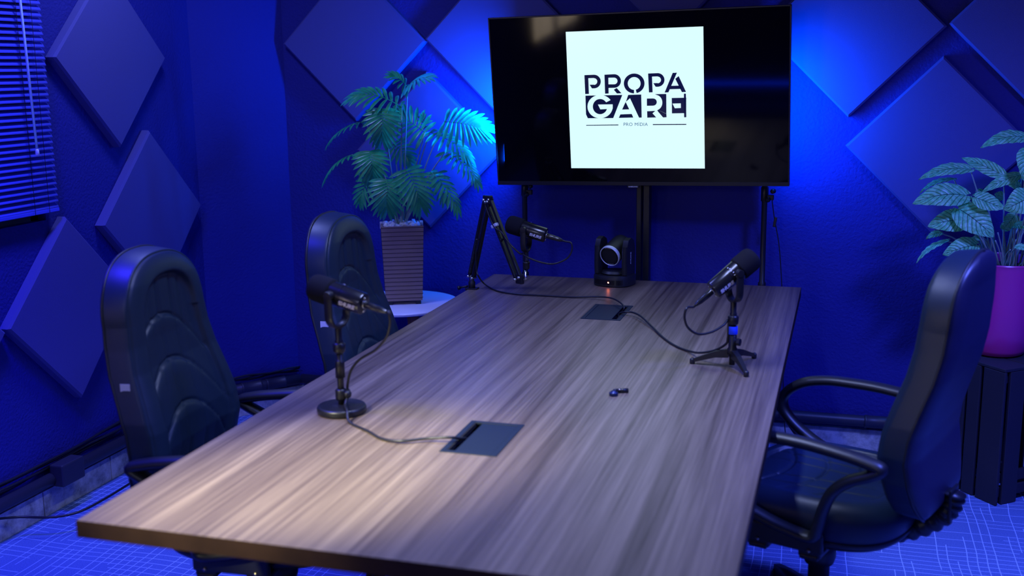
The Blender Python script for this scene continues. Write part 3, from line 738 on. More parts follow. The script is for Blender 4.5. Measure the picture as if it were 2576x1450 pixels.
# ------------------------------------------------------------------ microphones
def make_mic(pivot, foam_dir, pitch, label, sc=1.0):
    az = math.atan2(foam_dir[1], foam_dir[0])
    t = thing('microphone', label, 'microphone', pivot, az, 'black broadcast microphones on the table')
    H = Matrix.Rotation(-pitch, 4, 'Y') @ Matrix.Scale(sc, 4)   # +x = foam end
    X = H @ Matrix.Rotation(PI/2, 4, 'Y')                       # lathe axis z -> +x
    b = MB(); b.lathe([(.0, -.0815), (.012, -.0815), (.0235, -.080), (.0265, -.0785), (.0275, -.076), (.0288, -.02), (.0288, -.018)], X, 40); b.build('body', M_micmetal, t, auto=.6)
    b = MB(); b.lathe([(.0286, -.019), (.0298, -.019), (.0298, -.0165), (.0290, -.016), (.0302, .012), (.0302, .016), (.0, .016)], X, 40)
    ring = b.build('control_ring', M_micmetal, t, auto=.6)
    b = MB(); b.lathe([(.029, .013), (.0335, .015), (.0345, .020), (.0345, .055), (.0335, .064), (.030, .0715), (.022, .0765), (.010, .0785), (0, .079)], X, 40); b.build('windscreen', M_foam, t)
    # printed symbols on the ring (side facing the room)
    b = MB()
    for k, a in enumerate((20, 34, 48, 62, 76, 90)):
        for s in (-1,):
            ar = math.radians(a); b.box((-.008 if k % 2 else -.010, 0, .0305), (.0035, .0022, .0006), H @ Matrix.Rotation(s*-ar, 4, 'X'))
    b.build('print', M_label, ring)
    # XLR socket, headphone jack, button at the tail
    b = MB(); b.lathe([(.0105, -.0815), (.0105, -.083), (.0095, -.083)], X @ T(0, 0, 0), 20); b.lathe([(.004, -.0815), (.004, -.0835), (0, -.0835)], X @ T(.017, 0, 0), 12); b.lathe([(.003, -.0815), (.003, -.083), (0, -.083)], X @ T(-.016, .004, 0), 12)
    b.build('tail_fittings', M_chrome, t)
    # maker's lettering wrapped on both sides of the barrel
    for s in (1, -1):
        def fn(x, y, s=s):
            r = .0289; a = y/r
            p = Vector((-s*x*-1 if False else (x*s)*1.0, 0, 0))
            # side facing local -y when s = 1
            ang = -PI/2*s + a*s + s*(-.42)
            v = Vector((-.047+x*(s), r*math.cos(ang), r*math.sin(ang)))
            return v
        def side(x, y, s=s):
            r = .0290; a = y/r-.30
            # angle measured from horizontal on side -y*s
            return H @ Vector((-.047-s*x*-1, -s*r*math.cos(a), r*math.sin(a)))
        text_mesh('SHURE', .0150, 'lettering', M_label, t, side, bold=.0009, shear=.15, spacing=1.02)
    # yoke
    h = .040*sc; P = []
    for a in np.linspace(0, PI, 17): P.append((0, h*math.cos(a), -.048*sc-.034*sc*math.sin(a)))
    P = [(0, h, .004*sc)]+[(0, h, -.02*sc)]+P+[(0, -h, -.02*sc), (0, -h, .004*sc)]
    sec = [(.5, .13), (.42, .17), (-.42, .17), (-.5, .13), (-.5, -.13), (-.42, -.17), (.42, -.17), (.5, -.13)]
    vs = []; fs = []; n = 8; m = len(P); P = [Vector(p) for p in P]
    for i in range(m):
        tg = (P[min(i+1, m-1)]-P[max(i-1, 0)]).normalized(); sd = Vector((1, 0, 0)); nr = tg.cross(sd)
        for a, c in sec: vs.append(P[i]+sd*a*.020*sc+nr*c*.020*sc)
    for i in range(m-1):
        for k in range(n): fs.append((i*n+k, i*n+(k+1) % n, (i+1)*n+(k+1) % n, (i+1)*n+k))
    fs += [tuple(range(n))[::-1], tuple((m-1)*n+k for k in range(n))]
    b = MB(); b.add(vs, fs)
    for s in (1, -1): b.lathe([(.0, .006), (.0105, .0055), (.0115, .003), (.0115, -.012)], frame((0, s*h, .004*sc), (0, s, 0)), 20)
    b.lathe([(.009, -.078*sc), (.009, -.115*sc), (.0105, -.117*sc), (.0105, -.122*sc), (.0, -.122*sc)], None, 18)
    b.build('yoke', M_matt, t, auto=.7)
    return t, H
SCM = 1.04
pA = (.210, -1.990, 1.066); mA, HA = make_mic(pA, (-.990, .139), math.radians(13), 'black microphone on the round-base stand beside the front left chair', SCM)
pC = (1.153, -1.290, 1.037); mC, HC_ = make_mic(pC, (.87, .494), math.radians(37), 'black microphone tilted up on the small tripod at the table\'s right side', SCM)
pB = (.276, -.450, 1.020); mB, HB = make_mic(pB, (-1.0, .02), math.radians(15), 'black microphone held by the folding boom arm at the far left', SCM)
def mic_pt(p, d, H, v):
    az = math.atan2(d[1], d[0]); return Vector(p)+(Matrix.Rotation(az, 4, 'Z') @ (H @ Vector(v)))
# stands
zb = pA[2]-.122*SCM
t = thing('microphone_stand', 'black desk stand with a ridged round base under the front left microphone', 'microphone stand', (pA[0], pA[1], TZ))
b = MB(); b.lathe([(.060, 0), (.064, .003), (.065, .014), (.062, .019), (.058, .020), (.056, .0188), (.050, .020), (.048, .0188), (.042, .0205), (.040, .0192), (.034, .0208), (.03, .0195), (.018, .022), (.0, .024)], None, 48); b.build('base', M_matt, t)
z1_ = zb-TZ
b = MB(); b.lathe([(.0085, .02), (.0085, z1_-.02), (.0, z1_-.02)], None, 18); b.lathe([(.0125, .095), (.0125, .135), (.010, .14), (.0085, .142)], None, 18); b.lathe([(.014, .035), (.015, .04), (.015, .06), (.012, .064)], None, 18); b.build('pole', M_matt, t)
b = MB(); b.lathe([(.0105, z1_-.03), (.016, z1_-.022), (.017, z1_-.004), (.011, z1_), (0, z1_)], None, 18); b.build('thread_collar', M_matt, t)
b = MB(); b.lathe([(.0, 0), (.009, .0), (.011, .006), (.009, .014), (0, .015)], frame((.012, 0, .05), (1, -.2, 0)), 10); b.build('knob', M_matt, t)
# tripod
zb = pC[2]-.122*SCM
t = thing('tripod_stand', 'small black tripod stand with a blue strap, on the table\'s right side', 'microphone stand', (pC[0], pC[1], TZ)); z1_ = zb-TZ
b = MB(); b.lathe([(.0, .008), (.0085, .008), (.0085, z1_-.02), (.0, z1_-.02)], None, 18); b.lathe([(.016, .042), (.016, .055), (.012, .062), (.0125, .098), (.010, .10)], None, 18); b.build('pole', M_matt, t)
b = MB(); b.lathe([(.0105, z1_-.03), (.0155, z1_-.026), (.016, z1_-.006), (.011, z1_), (0, z1_)], None, 18); b.build('thread_collar', M_matt, t)
b = MB(); b.lathe([(.0, 0), (.008, .0), (.0115, .006), (.0115, .014), (0, .016)], frame((.010, -.006, .080), (.95, -.3, 0)), 8, smooth=False); b.build('knob', M_matt, t)
for q in ((1.026, -1.279), (1.212, -1.165), (1.207, -1.391)):
    d = Vector((q[0]-pC[0], q[1]-pC[1], 0)); L_ = d.length; d /= L_; sd = Vector((-d.y, d.x, 0)); b = MB()
    pr = [(.010, .056, .030), (.05, .046, .027), (L_-.01, .016, .006)]; rows = []
    for (r, zt_, zb_) in pr:
        wd = .008 if r < .06 else .005
        rows.append([d*r+sd*wd+Vector((0, 0, zb_)), d*r+sd*wd+Vector((0, 0, zt_)), d*r-sd*wd+Vector((0, 0, zt_)), d*r-sd*wd+Vector((0, 0, zb_))])
    b.grid(rows, closed=True, smooth=False); b.add(rows[-1], [(0, 1, 2, 3)], None, False); b.add(rows[0], [(0, 1, 2, 3)], None, False)
    lg = b.build('leg', M_matt, t)
    b = MB(); b.lathe([(.0, .0), (.0065, .0), (.008, .003), (.008, .014), (.005, .018), (0, .018)], T(*(d*(L_-.008))), 14); b.build('rubber_foot', M_rubber, lg)
b = MB(); b.lathe([(.0135, .132), (.0142, .133), (.0142, .155), (.0135, .156), (.0115, .156), (.0115, .132), (.0135, .132)], T(pC[0], pC[1], TZ-.03), 24, cap=False)
st = b.build('cable_strap', M_bluetie); tag(st, 'bright blue hook-and-loop strap wrapped round the tripod pole', 'strap')
# boom arm
t = thing('boom_arm', 'black spring boom arm clamped to the table\'s left edge, holding a microphone', 'boom arm', (0.0, -.34, TZ)); o0 = Vector(t.location)
J0 = Vector((.012, -.34, .800)); J1 = Vector((.098, -.385, 1.120)); J2 = Vector((.243, -.45, .825)); E_ = Vector((pB[0]-.003, pB[1], 0))
side = Vector((J2.x-J0.x, J2.y-J0.y, 0)).normalized(); nrm = Vector((-side.y, side.x, 0))
def bars(a, c, nm):
    d = (c-a).normalized(); perp = d.cross(nrm).normalized(); b = MB()
    for s in (1, -1):
        q = perp*s*.0120; M = frame((a+c)/2+q-o0, d, nrm); b.box((0, 0, 0), (.016, .011, (c-a).length-.012), M, bev=.0015)
    o = b.build(nm, M_matt, t)
    b = MB(); e0 = a.lerp(c, .06)+nrm*-.016; e1 = a.lerp(c, .5)+nrm*-.016; pts = []; turns = 34
    for k in range(turns*8+1):
        q = k/(turns*8); p = e0.lerp(e1, q); an = 2*PI*turns*q; pts.append(p+perp*math.cos(an)*.0045+nrm*math.sin(an)*.0045-o0)
    b.tube(pts, .0009, 5)
    b.tube([e1-nrm*-.022-o0, e1-nrm*.004-o0], .004, 10)
    b.build('spring', M_matt, o)
    for j in (a, c):
        for s in (1, -1):
            b = MB(); b.lathe([(0, -.015), (.0045, -.015), (.0045, .015), (0, .016)], frame(j+perp*s*.0105-o0, nrm), 10); b.build('bolt', M_chrome, o)
bars(J0, J1, 'lower_arm'); bars(J1+Vector((.006, 0, 0)), J2, 'upper_arm')
b = MB(); M = frame(J1+Vector((.003, 0, .004))-o0, nrm, (1, 0, 0)); b.box((0, 0, 0), (.040, .034, .020), M, bev=.004); b.build('elbow', M_matt, t); b = MB()
M = frame(J2+Vector((.006, .0, -.002))-o0, nrm, (1, 0, 0)); b.box((0, 0, 0), (.034, .040, .018), M, bev=.004); b.build('elbow', M_matt, t)
b = MB(); b.lathe([(.0, 0), (.0055, 0), (.0055, .018), (.0042, .019), (.0042, .047), (0, .047)], T(*(Vector((pB[0]-.004, pB[1], pB[2]-.122*SCM-.075))-o0)), 14)
b.tube([J2+Vector((.008, 0, -.004))-o0, Vector((pB[0]-.004, pB[1], J2.z-.004))-o0], .004, 8); b.build('mount_stud', M_chrome, t)
b = MB(); b.lathe([(.0105, 0), (.0125, .004), (.0125, .020), (.0145, .022), (.0145, .028), (.010, .030), (0, .030)], T(*(Vector((pB[0], pB[1], pB[2]-.122*SCM-.030))-o0)), 16); b.build('thread_collar', M_matt, t)
b = MB(); b.lathe([(.014, .0), (.014, .03), (.010, .034), (.010, .055), (0, .055)], T(.012, 0, 0), 16)
b.box((.012, 0, .003), (.052, .034, .006), bev=.001); b.box((-.0065, 0, -.028), (.009, .03, .066), bev=.001); b.box((.014, 0, -.058), (.05, .03, .006), bev=.001)
b.lathe([(.005, -.075), (.005, -.042), (.012, -.042), (.012, -.0365), (0, -.0365)], T(.02, 0, 0), 12); b.tube([(-.005, 0, .012), (-.038, -.008, .004)], .004, 8); b.lathe([(0, 0), (.008, 0), (.009, .010), (0, .012)], frame((-.036, -.008, .005), (-1, -.2, -.2)), 10); b.build('clamp', M_matt, t)
cl2 = MB(); c_ = J1.lerp(J2, .32)+nrm*-.012; cl2.box((0, 0, 0), (.020, .030, .014), frame(c_-o0, (J2-J1).normalized(), nrm), bev=.003); cl2.build('cable_clip', M_silver, t)

# microphone cables with their connectors
def cable(pts, label, r, plug, plugdir, sub=10):
    P = catmull(pts, sub); b = MB(); b.tube(P, r, 8)
    o = tag(b.build('microphone_cable', M_rubber), label, 'cable', 'black microphone cables')
    b = MB(); b.lathe([(.0, 0), (.0092, .0), (.0095, .004), (.0095, .030), (.0088, .032), (.0088, .046), (.0062, .060), (.0045, .066), (0, .066)], frame(plug, plugdir, (0, 0, 1)), 20); b.build('connector', M_micmetal, o, auto=.7)
    return o
def away(p, d, H):
    a = mic_pt(p, d, H, (-.0815, 0, 0)); e = mic_pt(p, d, H, (-.16, 0, 0)); return a, (e-a).normalized()
a, d = away(pA, (-.990, .139), HA); e = a+d*.064; YA = -2.03
q = lambda x, y, Y: px(x, y, Y)
zt_ = TZ+.004
cable([e-d*.01, e+d*.012, q(978, 785, -2.05), q(981, 812, -2.05), q(972, 848, -2.04), q(945, 880, -2.02), q(905, 905, -2.0), q(882, 935, -1.985), q(874, 975, -1.975), Vector((pA[0]+.021, -1.985, TZ+.055)), Vector((pA[0]+.020, -2.01, TZ+.028)), Vector((pA[0]+.042, -2.045, TZ+.024)), Vector((pA[0]+.062, -2.075, zt_)), px(925, 1085, Z=zt_), px(960, 1104, Z=zt_), px(1010, 1110, Z=zt_+.004), px(1070, 1104, Z=zt_+.006), px(1130, 1101, Z=zt_+.012), px(1152, 1103, Z=TZ+.008), Vector((BX[0][0]+.026, -2.09, TZ-.008)), Vector((BX[0][0]+.026, -2.09, TZ-.022))],
      'black cable from the front left microphone into the nearer flush box', .0036, a, d)
a, d = away(pC, (.87, .494), HC_); e = a+d*.064
cable([e-d*.01, e+d*.01, q(1728, 775, -1.42), q(1722, 798, -1.42), q(1731, 825, -1.41), q(1757, 841, -1.39), q(1792, 835, -1.35), q(1820, 818, -1.31), Vector((pC[0]-.014, pC[1]-.006, .895)), Vector((pC[0]-.0125, pC[1]-.006, .865)), Vector((pC[0]-.014, pC[1]-.004, .838)), q(1826, 866, -1.29), q(1800, 881, -1.27), q(1762, 888, -1.24), px(1735, 884, Z=zt_+.002), px(1700, 871, Z=zt_), px(1670, 851, Z=zt_), px(1640, 822, Z=zt_+.004), px(1612, 796, Z=zt_+.012), px(1590, 786, Z=TZ+.016), px(1572, 786, Z=TZ+.013), Vector((BX[1][1]-.023, -.66, TZ+.002)), Vector((BX[1][1]-.024, -.665, TZ-.020))],
      'black cable from the tripod microphone looping to the far flush box', .0036, a, d)
a, d = away(pB, (-1.0, .02), HB); e = a+d*.064
k1 = J1.lerp(J2, .32)+nrm*-.020; k2 = J1.lerp(J2, .08)+nrm*-.02
cable([e-d*.01, e+d*.012, q(1437, 612, -.46), q(1438, 632, -.46), q(1424, 652, -.46), q(1392, 664, -.46), q(1360, 660, -.47), q(1328, 648, -.47), Vector((pB[0]-.010, pB[1]-.014, .925)), q(1308, 638, -.47), q(1288, 620, -.47), q(1272, 600, -.46), q(1262, 585, -.45), k1, k2+Vector((0, -.004, 0)), J1+Vector((0, -.026, -.012)), J0.lerp(J1, .7)+nrm*-.022+Vector((.012, 0, 0)), J0.lerp(J1, .35)+nrm*-.022+Vector((.012, 0, 0)), q(1199, 680, -.37), q(1204, 696, -.37), px(1216, 712, Z=TZ+.016), px(1236, 726, Z=zt_), px(1262, 735, Z=zt_), px(1310, 741, Z=zt_), px(1370, 744, Z=zt_), px(1440, 748, Z=zt_), px(1500, 747, Z=zt_+.008), px(1536, 750, Z=TZ+.018), px(1558, 760, Z=TZ+.022), px(1570, 773, Z=TZ+.014), Vector((BX[1][1]-.024, -.60, TZ-.004)), Vector((BX[1][1]-.024, -.605, TZ-.022))],
      'black cable running down the boom arm and across the table to the far flush box', .0033, a, d)

# ------------------------------------------------------------------ tracking camera
t = thing('tracking_camera', 'black pan-and-tilt camera with a silver lens ring, at the table\'s far edge', 'camera', (.556, -.102, TZ), math.radians(-12))
def rrect(ax, ay, n, k=48): return [(ax*abs(math.cos(a))**(2/n)*(1 if math.cos(a) > 0 else -1), ay*abs(math.sin(a))**(2/n)*(1 if math.sin(a) > 0 else -1)) for a in [2*PI*i/k for i in range(k)]]
b = MB(); rows = []
for kx, z in ((.94, 0), (1.0, .004), (1.0, .038), (.985, .042), (.94, .0425), (.93, .046), (.01, .046)): rows.append([(x*kx, y*kx, z) for x, y in rrect(.083, .080, 2.5)])
b.grid(rows, closed=True); b.add(rows[0], [tuple(range(48))]); base = b.build('base', M_blackp, t, auto=.7)
b = MB(); rows = []
for z in (.010, .030):
    rows.append([(x*1.004, y*1.004, z) for x, y in [rrect(.083, .080, 2.5, 96)[i] for i in range(60, 85)]])
b.grid(rows); b.build('ir_window', M_gloss, base)
M_led = mat('red_led', (1, .2, .05), .3, emit=(1.0, 0.20, 0.06), es=60)
b = MB(); b.lathe([(.0028, 0), (.002, .0016), (0, .002)], frame((.006, -.0800, .020), (0, -1, 0)), 12); b.build('status_light', M_led, base)
b = MB()
for s in (-1, 1):
    prof = [(-.040, .046), (-.044, .10), (-.040, .165), (-.028, .190), (.0, .198), (.03, .185), (.042, .15), (.042, .046)]
    pr = MB(); n = len(prof); xs_ = (s*.050, s*.072)
    vs = [(x, y, z) for x in xs_ for y, z in prof]
    b.add(vs, [tuple(range(n)), tuple(range(n, 2*n))]+[(i, (i+1) % n, n+(i+1) % n, n+i) for i in range(n)], None, False)
    b.tube([(s*.061, -.0415, .05), (s*.061, -.0445, .10), (s*.061, -.0405, .165)], .0108, 10)
b.lathe([(.0, .05), (.058, .05), (.050, .060), (.0, .064)], None, 32)
yk = b.build('yoke_arms', M_blackp, t, auto=.6)
text_mesh('AVKANS', .013, 'side_lettering', M_label, yk, lambda x, y: (.0726, -.004-y, .115+x), bold=.0003)
hp = Vector((0, .012, .142)); ax_ = Vector((-.10, -.92, -.34)).normalized(); HM = frame(hp, ax_, (1, 0, 0))
b = MB(); b.lathe([(.0, -.070), (.030, -.068), (.040, -.058), (.043, -.040), (.044, .0), (.044, .052), (.0, .052)], HM, 40); b.lathe([(.012, -.056), (.012, .056)], frame(hp, (1, 0, 0)), 16); hd = b.build('head', M_blackp, t, auto=.7)
b = MB(); b.lathe([(.0445, .045), (.0445, .058), (.043, .0600), (.0405, .0600), (.0405, .054), (.0445, .045)], HM, 48, cap=False); b.build('lens_ring', M_silver, hd)
b = MB(); b.lathe([(.0405, .0575), (.034, .0575), (.031, .0555), (.017, .048), (.015, .046), (.0, .0455)], HM, 48); ln_ = b.build('lens_bezel', M_matt, hd, auto=.4)
b = MB(); b.lathe([(.0145, .0462), (.010, .049), (.0, .0505)], HM, 30); b.build('lens_glass', M_gloss, ln_)
def ringtxt(s, base_a, flip):
    def fn(x, y):
        r = .0372+(y if not flip else -y); a = base_a - x/.0372*(1 if not flip else -1)
        return HM @ Vector((r*math.cos(a), r*math.sin(a), .0579))
    return fn
# which way is up on the dial
up_l = HM.to_3x3().inverted() @ Vector((0, 0, 1)); ua = math.atan2(up_l.y, up_l.x)
def dial(s, a0, flip, sz):
    def fn(x, y):
        rr = .0372+(-y if flip else y); th = x/.0372
        a = a0+(th if flip else -th)*1.0
        # orientation of HM: x right when looking along the axis from behind
        return HM @ Vector((rr*math.cos(a), rr*math.sin(a), .0579))
    text_mesh(s, sz, 'dial_lettering', M_label, ln_, fn, bold=.00008)
dial('4K CAMERA', ua, False, .0052); dial('EXTREME 4K', ua+PI, True, .0045)

# small threaded adapter lying on the table
t = thing('thread_adapter', 'tiny dark screw adapter lying alone on the middle of the table', 'adapter', (.878, -1.645, TZ))
b = MB(); b.lathe([(.0, 0), (.012, 0), (.0125, .002), (.0125, .008), (.011, .010), (.006, .011), (.006, .014), (0, .014)], T(-.007, -.020, 0), 20); b.build('knob', mat('dark_blue_nut', (.02, .03, .09), .3, metal=.5), t)
b = MB(); b.lathe([(.0, 0), (.0062, 0), (.0062, .030), (.0, .030)], frame((-.002, .008, .0065), (1, .35, 0)), 12); b.lathe([(.0, 0), (.0052, 0), (.0052, .012), (0, .012)], frame((-.006, -.012, .012), (.1, 1, -.2)), 12); b.build('barrel', M_matt, t)
b = MB(); b.lathe([(.0, 0), (.003, 0), (.003, .002), (0, .002)], frame((.004, .0048, .010), (0, -.9, .5)), 8); b.build('screw', M_brass, t)

# ------------------------------------------------------------------ side table, vase and palm
SX, SY, SZ = -.430, -.042, .615
t = thing('side_table', 'low round white side table with orange wooden legs in the back left corner', 'side table', (SX, SY, 0))
b = MB(); b.lathe([(.0, SZ-.018), (.250, SZ-.018), (.259, SZ-.013), (.261, SZ-.006), (.258, SZ-.001), (.254, SZ), (.0, SZ)], None, 72); b.build('table_top', M_white, t, auto=.6)
for k in range(3):
    a = 2*PI*k/3-.55; b = MB(); b.tube([(math.cos(a)*.10, math.sin(a)*.10, SZ-.02), (math.cos(a)*.20, math.sin(a)*.20, 0.0)], [.019, .012], 14); b.build('leg', M_oak, t)
RV = math.radians(24)
t = thing('potted_palm', 'tall artificial fan-leaf palm in a square woven brown planter on the side table', 'potted plant', (-.415, -.035, SZ), RV)
vt, vb, vh = .092, .080, .350
b = MB(); rows = []
for k in range(19):
    z = .018+(vh-.018)*k/18; h = vb+(vt-vb)*k/18
    rows.append([(-h, -h, z), (h, -h, z), (h, h, z), (-h, h, z)])
b.grid(rows, closed=True, smooth=False); b.add(rows[0], [(0, 1, 2, 3)], None, False); ht = vt-.008
b.add([(-vt, -vt, vh), (vt, -vt, vh), (vt, vt, vh), (-vt, vt, vh), (-ht, -ht, vh), (ht, -ht, vh), (ht, ht, vh), (-ht, ht, vh), (-ht, -ht, vh-.05), (ht, -ht, vh-.05), (ht, ht, vh-.05), (-ht, ht, vh-.05)],
      [(0, 1, 5, 4), (1, 2, 6, 5), (2, 3, 7, 6), (3, 0, 4, 7), (4, 5, 9, 8), (5, 6, 10, 9), (6, 7, 11, 10), (7, 4, 8, 11), (8, 9, 10, 11)], None, False)
pl = b.build('planter', M_wicker, t)
b = MB()
for k in range(1, 19):
    z = .018+(vh-.018)*k/18-.006; h = vb+(vt-vb)*(z/vh)+.0006
    b.tube([(-h, -h, z), (h, -h, z), (h, h, z), (-h, h, z)], .0011, 4, closed=True)
b.build('weave_joints', M_dark_line, pl)
b = MB()
for a, c in ((1, 1), (1, -1), (-1, 1), (-1, -1)): b.box((a*.062, c*.062, .009), (.022, .022, .018))
b.build('foot', M_blackp, pl)
b = MB()
for a, c in ((.95, .3), (-.95, .3), (-.4, .95), (.6, .95)): b.box((a*vt*1.01, c*vt*1.01, vh-.008), (.014, .014, .03), bev=.001)
b.build('rim_clip', M_silver, pl)
random.seed(11); b = MB()
def pebble(b, c, r):
    bm = bmesh.new(); bmesh.ops.create_icosphere(bm, subdivisions=2, radius=1); sx, sy, sz = r*random.uniform(.8, 1.3), r*random.uniform(.8, 1.3), r*random.uniform(.55, .9); R = Euler((random.random()*3, random.random()*3, random.random()*3)).to_matrix()
    sd = random.random()*10
    vs = [Vector(c)+R @ Vector((v.co.x*sx*(1+.15*math.sin(3*v.co.y+sd)), v.co.y*sy*(1+.15*math.sin(4*v.co.z+sd)), v.co.z*sz)) for v in bm.verts]
    bm.verts.index_update(); b.add(vs, [[v.index for v in f.verts] for f in bm.faces]); bm.free()
for i in range(170):
    x, y = random.uniform(-.074, .074), random.uniform(-.074, .074); pebble(b, (x, y, vh-.012+random.uniform(-.006, .016)*(1-abs(x)*5)), random.uniform(.007, .013))
o = b.build('white_pebbles', M_pebble, t); o['kind'] = 'stuff'
inv = Matrix.Rotation(-RV, 4, 'Z') @ T(.415, .035, -SZ)
leafb = MB(); stemb = MB()
def c2(x, y): return (700+x/2.637, 100+y/2.637)
def frond(b0, b1, Y0, Y1, n, L=.085, sag=.02, sp=1.0, N=11, side=(1, 1), root=None, open_=1.0):
    A_ = px(*c2(*b0), Y0); B2 = px(*c2(*b1), Y1); n = Vector(n).normalized(); D_ = B2-A_; ln = D_.length
    mid = []
    for k in range(15):
        u = k/14; mid.append(A_+D_*u+n*(sag*4*u*(1-u)))
    def at_(u):
        f = u*14; i = min(13, int(f)); return mid[i].lerp(mid[i+1], f-i), (mid[i+1]-mid[i]).normalized()
    leafb.tube([inv @ p for p in mid], [.0022-.0015*k/14 for k in range(15)], 5)
    for s in (1, -1):
        for k in range(N-1):
            u = .02+.96*k/(N-2); P0, tg = at_(u); sd = tg.cross(n).normalized()*s
            ang = math.radians(98-84*u**.85)
            le = 1.30*L*side[0 if s > 0 else 1]*(.74+.34*math.sin(PI*min(1, u*.85+.10)))*random.uniform(.93, 1.05)
            dr = (tg*math.cos(ang)+sd*math.sin(ang)); w = .0084*(L/.07)**.6
            rows = []; nn = dr.cross(sd.cross(dr)).normalized() if False else n
            ac = dr.cross(n).normalized()
            for j in range(9):
                v = j/8; wd = w*float(np.interp(v, [0, .2, .5, .75, .9, 1], [.42, .75, 1, .86, .5, .03])); 
                if j == 8: wd = .0004
                c = P0+dr*le*v-n*(.16*le*v*v*open_)+Vector((0, 0, -.10*le*v*v))
                rows.append([inv @ (c-ac*wd+n*wd*.35), inv @ c, inv @ (c+ac*wd+n*wd*.35)])
            leafb.grid(rows)
    if root is not None:
        r_ = Vector((-.415, -.035, SZ+vh)); R0 = r_+Vector((root[0], root[1], -.01))
        m_ = R0.lerp(A_, .55)+Vector((0, 0, .02)); pts = catmull([R0, m_, A_], 8); stemb.tube([inv @ p for p in pts], [.0034-.0012*i/(len(pts)-1) for i in range(len(pts))], 7)
    return A_
F = (.35, -.85, .35)
frond((858, 318), (775, 245), -.02, -.06, (.2, -.5, .85), .05, .01, root=(.004, .01), N=8)
frond((858, 318), (985, 250), -.02, -.08, (-.1, -.5, .85), .055, .012, root=None, N=9)
frond((822, 452), (520, 370), -.02, -.10, (.1, -.55, .8), .075, .03, root=(-.006, .0), N=12)
frond((690, 462), (690, 640), -.10, -.13, F, .070, .03, root=(-.01, -.01), N=11)
frond((975, 615), (800, 500), .03, .02, (.3, -.8, .4), .075, .01, root=(.0, .015), N=10)
frond((1100, 545), (1350, 592), .07, .05, (.62, -.70, .35), .080, .02, root=(.012, .012), N=12)
frond((1005, 612), (1250, 775), .06, .02, (.70, -.45, .65), .062, .02, root=(.008, .012), N=11)
frond((1105, 745), (1310, 930), .02, -.02, (.75, -.4, .6), .055, .02, root=(.01, -.006), N=11)
frond((580, 545), (345, 670), .0, -.02, (-.35, -.2, .9), .050, .02, root=(-.01, .008), N=11)
frond((510, 762), (320, 905), -.05, -.08, (-.3, -.15, .9), .050, .02, root=(-.014, -.004), N=11)
frond((608, 742), (628, 900), -.13, -.16, F, .066, .03, root=(-.010, -.012), N=11)
frond((768, 690), (860, 790), .05, .04, (.3, -.8, .4), .05, .01, root=(0, .012), N=9)
frond((625, 890), (545, 1050), -.04, -.06, (-.1, -.9, .3), .055, .01, root=(-.012, 0), N=9)
frond((722, 930), (722, 1110), -.17, -.19, F, .070, .03, root=(-.002, -.014), N=11)
frond((848, 862), (940, 1080), -.15, -.17, (.45, -.8, .3), .070, .03, root=(.006, -.014), N=12)
frond((1008, 878), (1180, 1110), -.09, -.12, (.65, -.45, .55), .050, .02, root=(.012, -.01), N=11)
frond((980, 580), (960, 520), .06, .05, (.3, -.85, .3), .03, .0, root=None, N=6)
frond((1060, 880), (1100, 1050), -.03, -.04, (.5, -.8, .3), .042, .01, root=(.01, 0), N=8)
leafb.build('fan_leaves', M_palm, t); stemb.lathe([(.010, -.03), (.008, .03), (.0, .035)], inv @ T(-.415, -.035, SZ+vh), 12); stemb.build('stems', M_stem, t)

# ------------------------------------------------------------------ crate, pot and silver-leaved plant
CC = Vector((2.045, -.275, 0)); dl = Vector((-.64, .768, 0)).normalized(); dr_ = Vector((-dl.y, dl.x, 0))*-1
CLN, CWD, CH = .37, .26, .53
t = thing('wooden_crate', 'dark slatted wooden crate standing on end in the right corner under the magenta pot', 'crate', CC)
fr_ = Matrix(((dl.x, dr_.x, 0, 0), (dl.y, dr_.y, 0, 0), (0, 0, 1, 0), (0, 0, 0, 1)))    # local x = along left face, y = along right face
def board(c, d): b = MB(); b.box(c, d, fr_, bev=.0025); b.build('slat', M_crate, t)
x = .0
for w_, g in ((.100, .014), (.058, .012), (.078, .014), (.094, .0)):
    board((x+w_/2, .006, CH/2-.006), (w_, .012, CH-.014)); board((x+w_/2, CWD-.006, CH/2-.006), (w_, .012, CH-.014)); x += w_+g
for w_, y0_ in ((.075, .026), (.075, .160)): board((.006, y0_+w_/2+.004, CH/2-.006), (.012, w_, CH-.014)); board((CLN-.02, y0_+w_/2+.004, CH/2-.006), (.012, w_, CH-.014))
for y0_, w_ in ((0.0, .125), (.132, .128)): board((CLN/2-.006, y0_+w_/2, CH-.006), (CLN-.012, w_, .012))
for z in (.045, .10): board((.024, CWD/2, z), (.018, CWD-.03, .04)); board((CLN-.05, CWD/2, z), (.018, CWD-.03, .04))
board((.024, CWD/2, CH-.04), (.018, CWD-.03, .04)); board((CLN-.05, CWD/2, CH-.04), (.018, CWD-.03, .04))
board((CLN/2, .022, .05), (CLN-.08, .016, .045)); board((CLN/2, CWD-.022, .05), (CLN-.08, .016, .045))

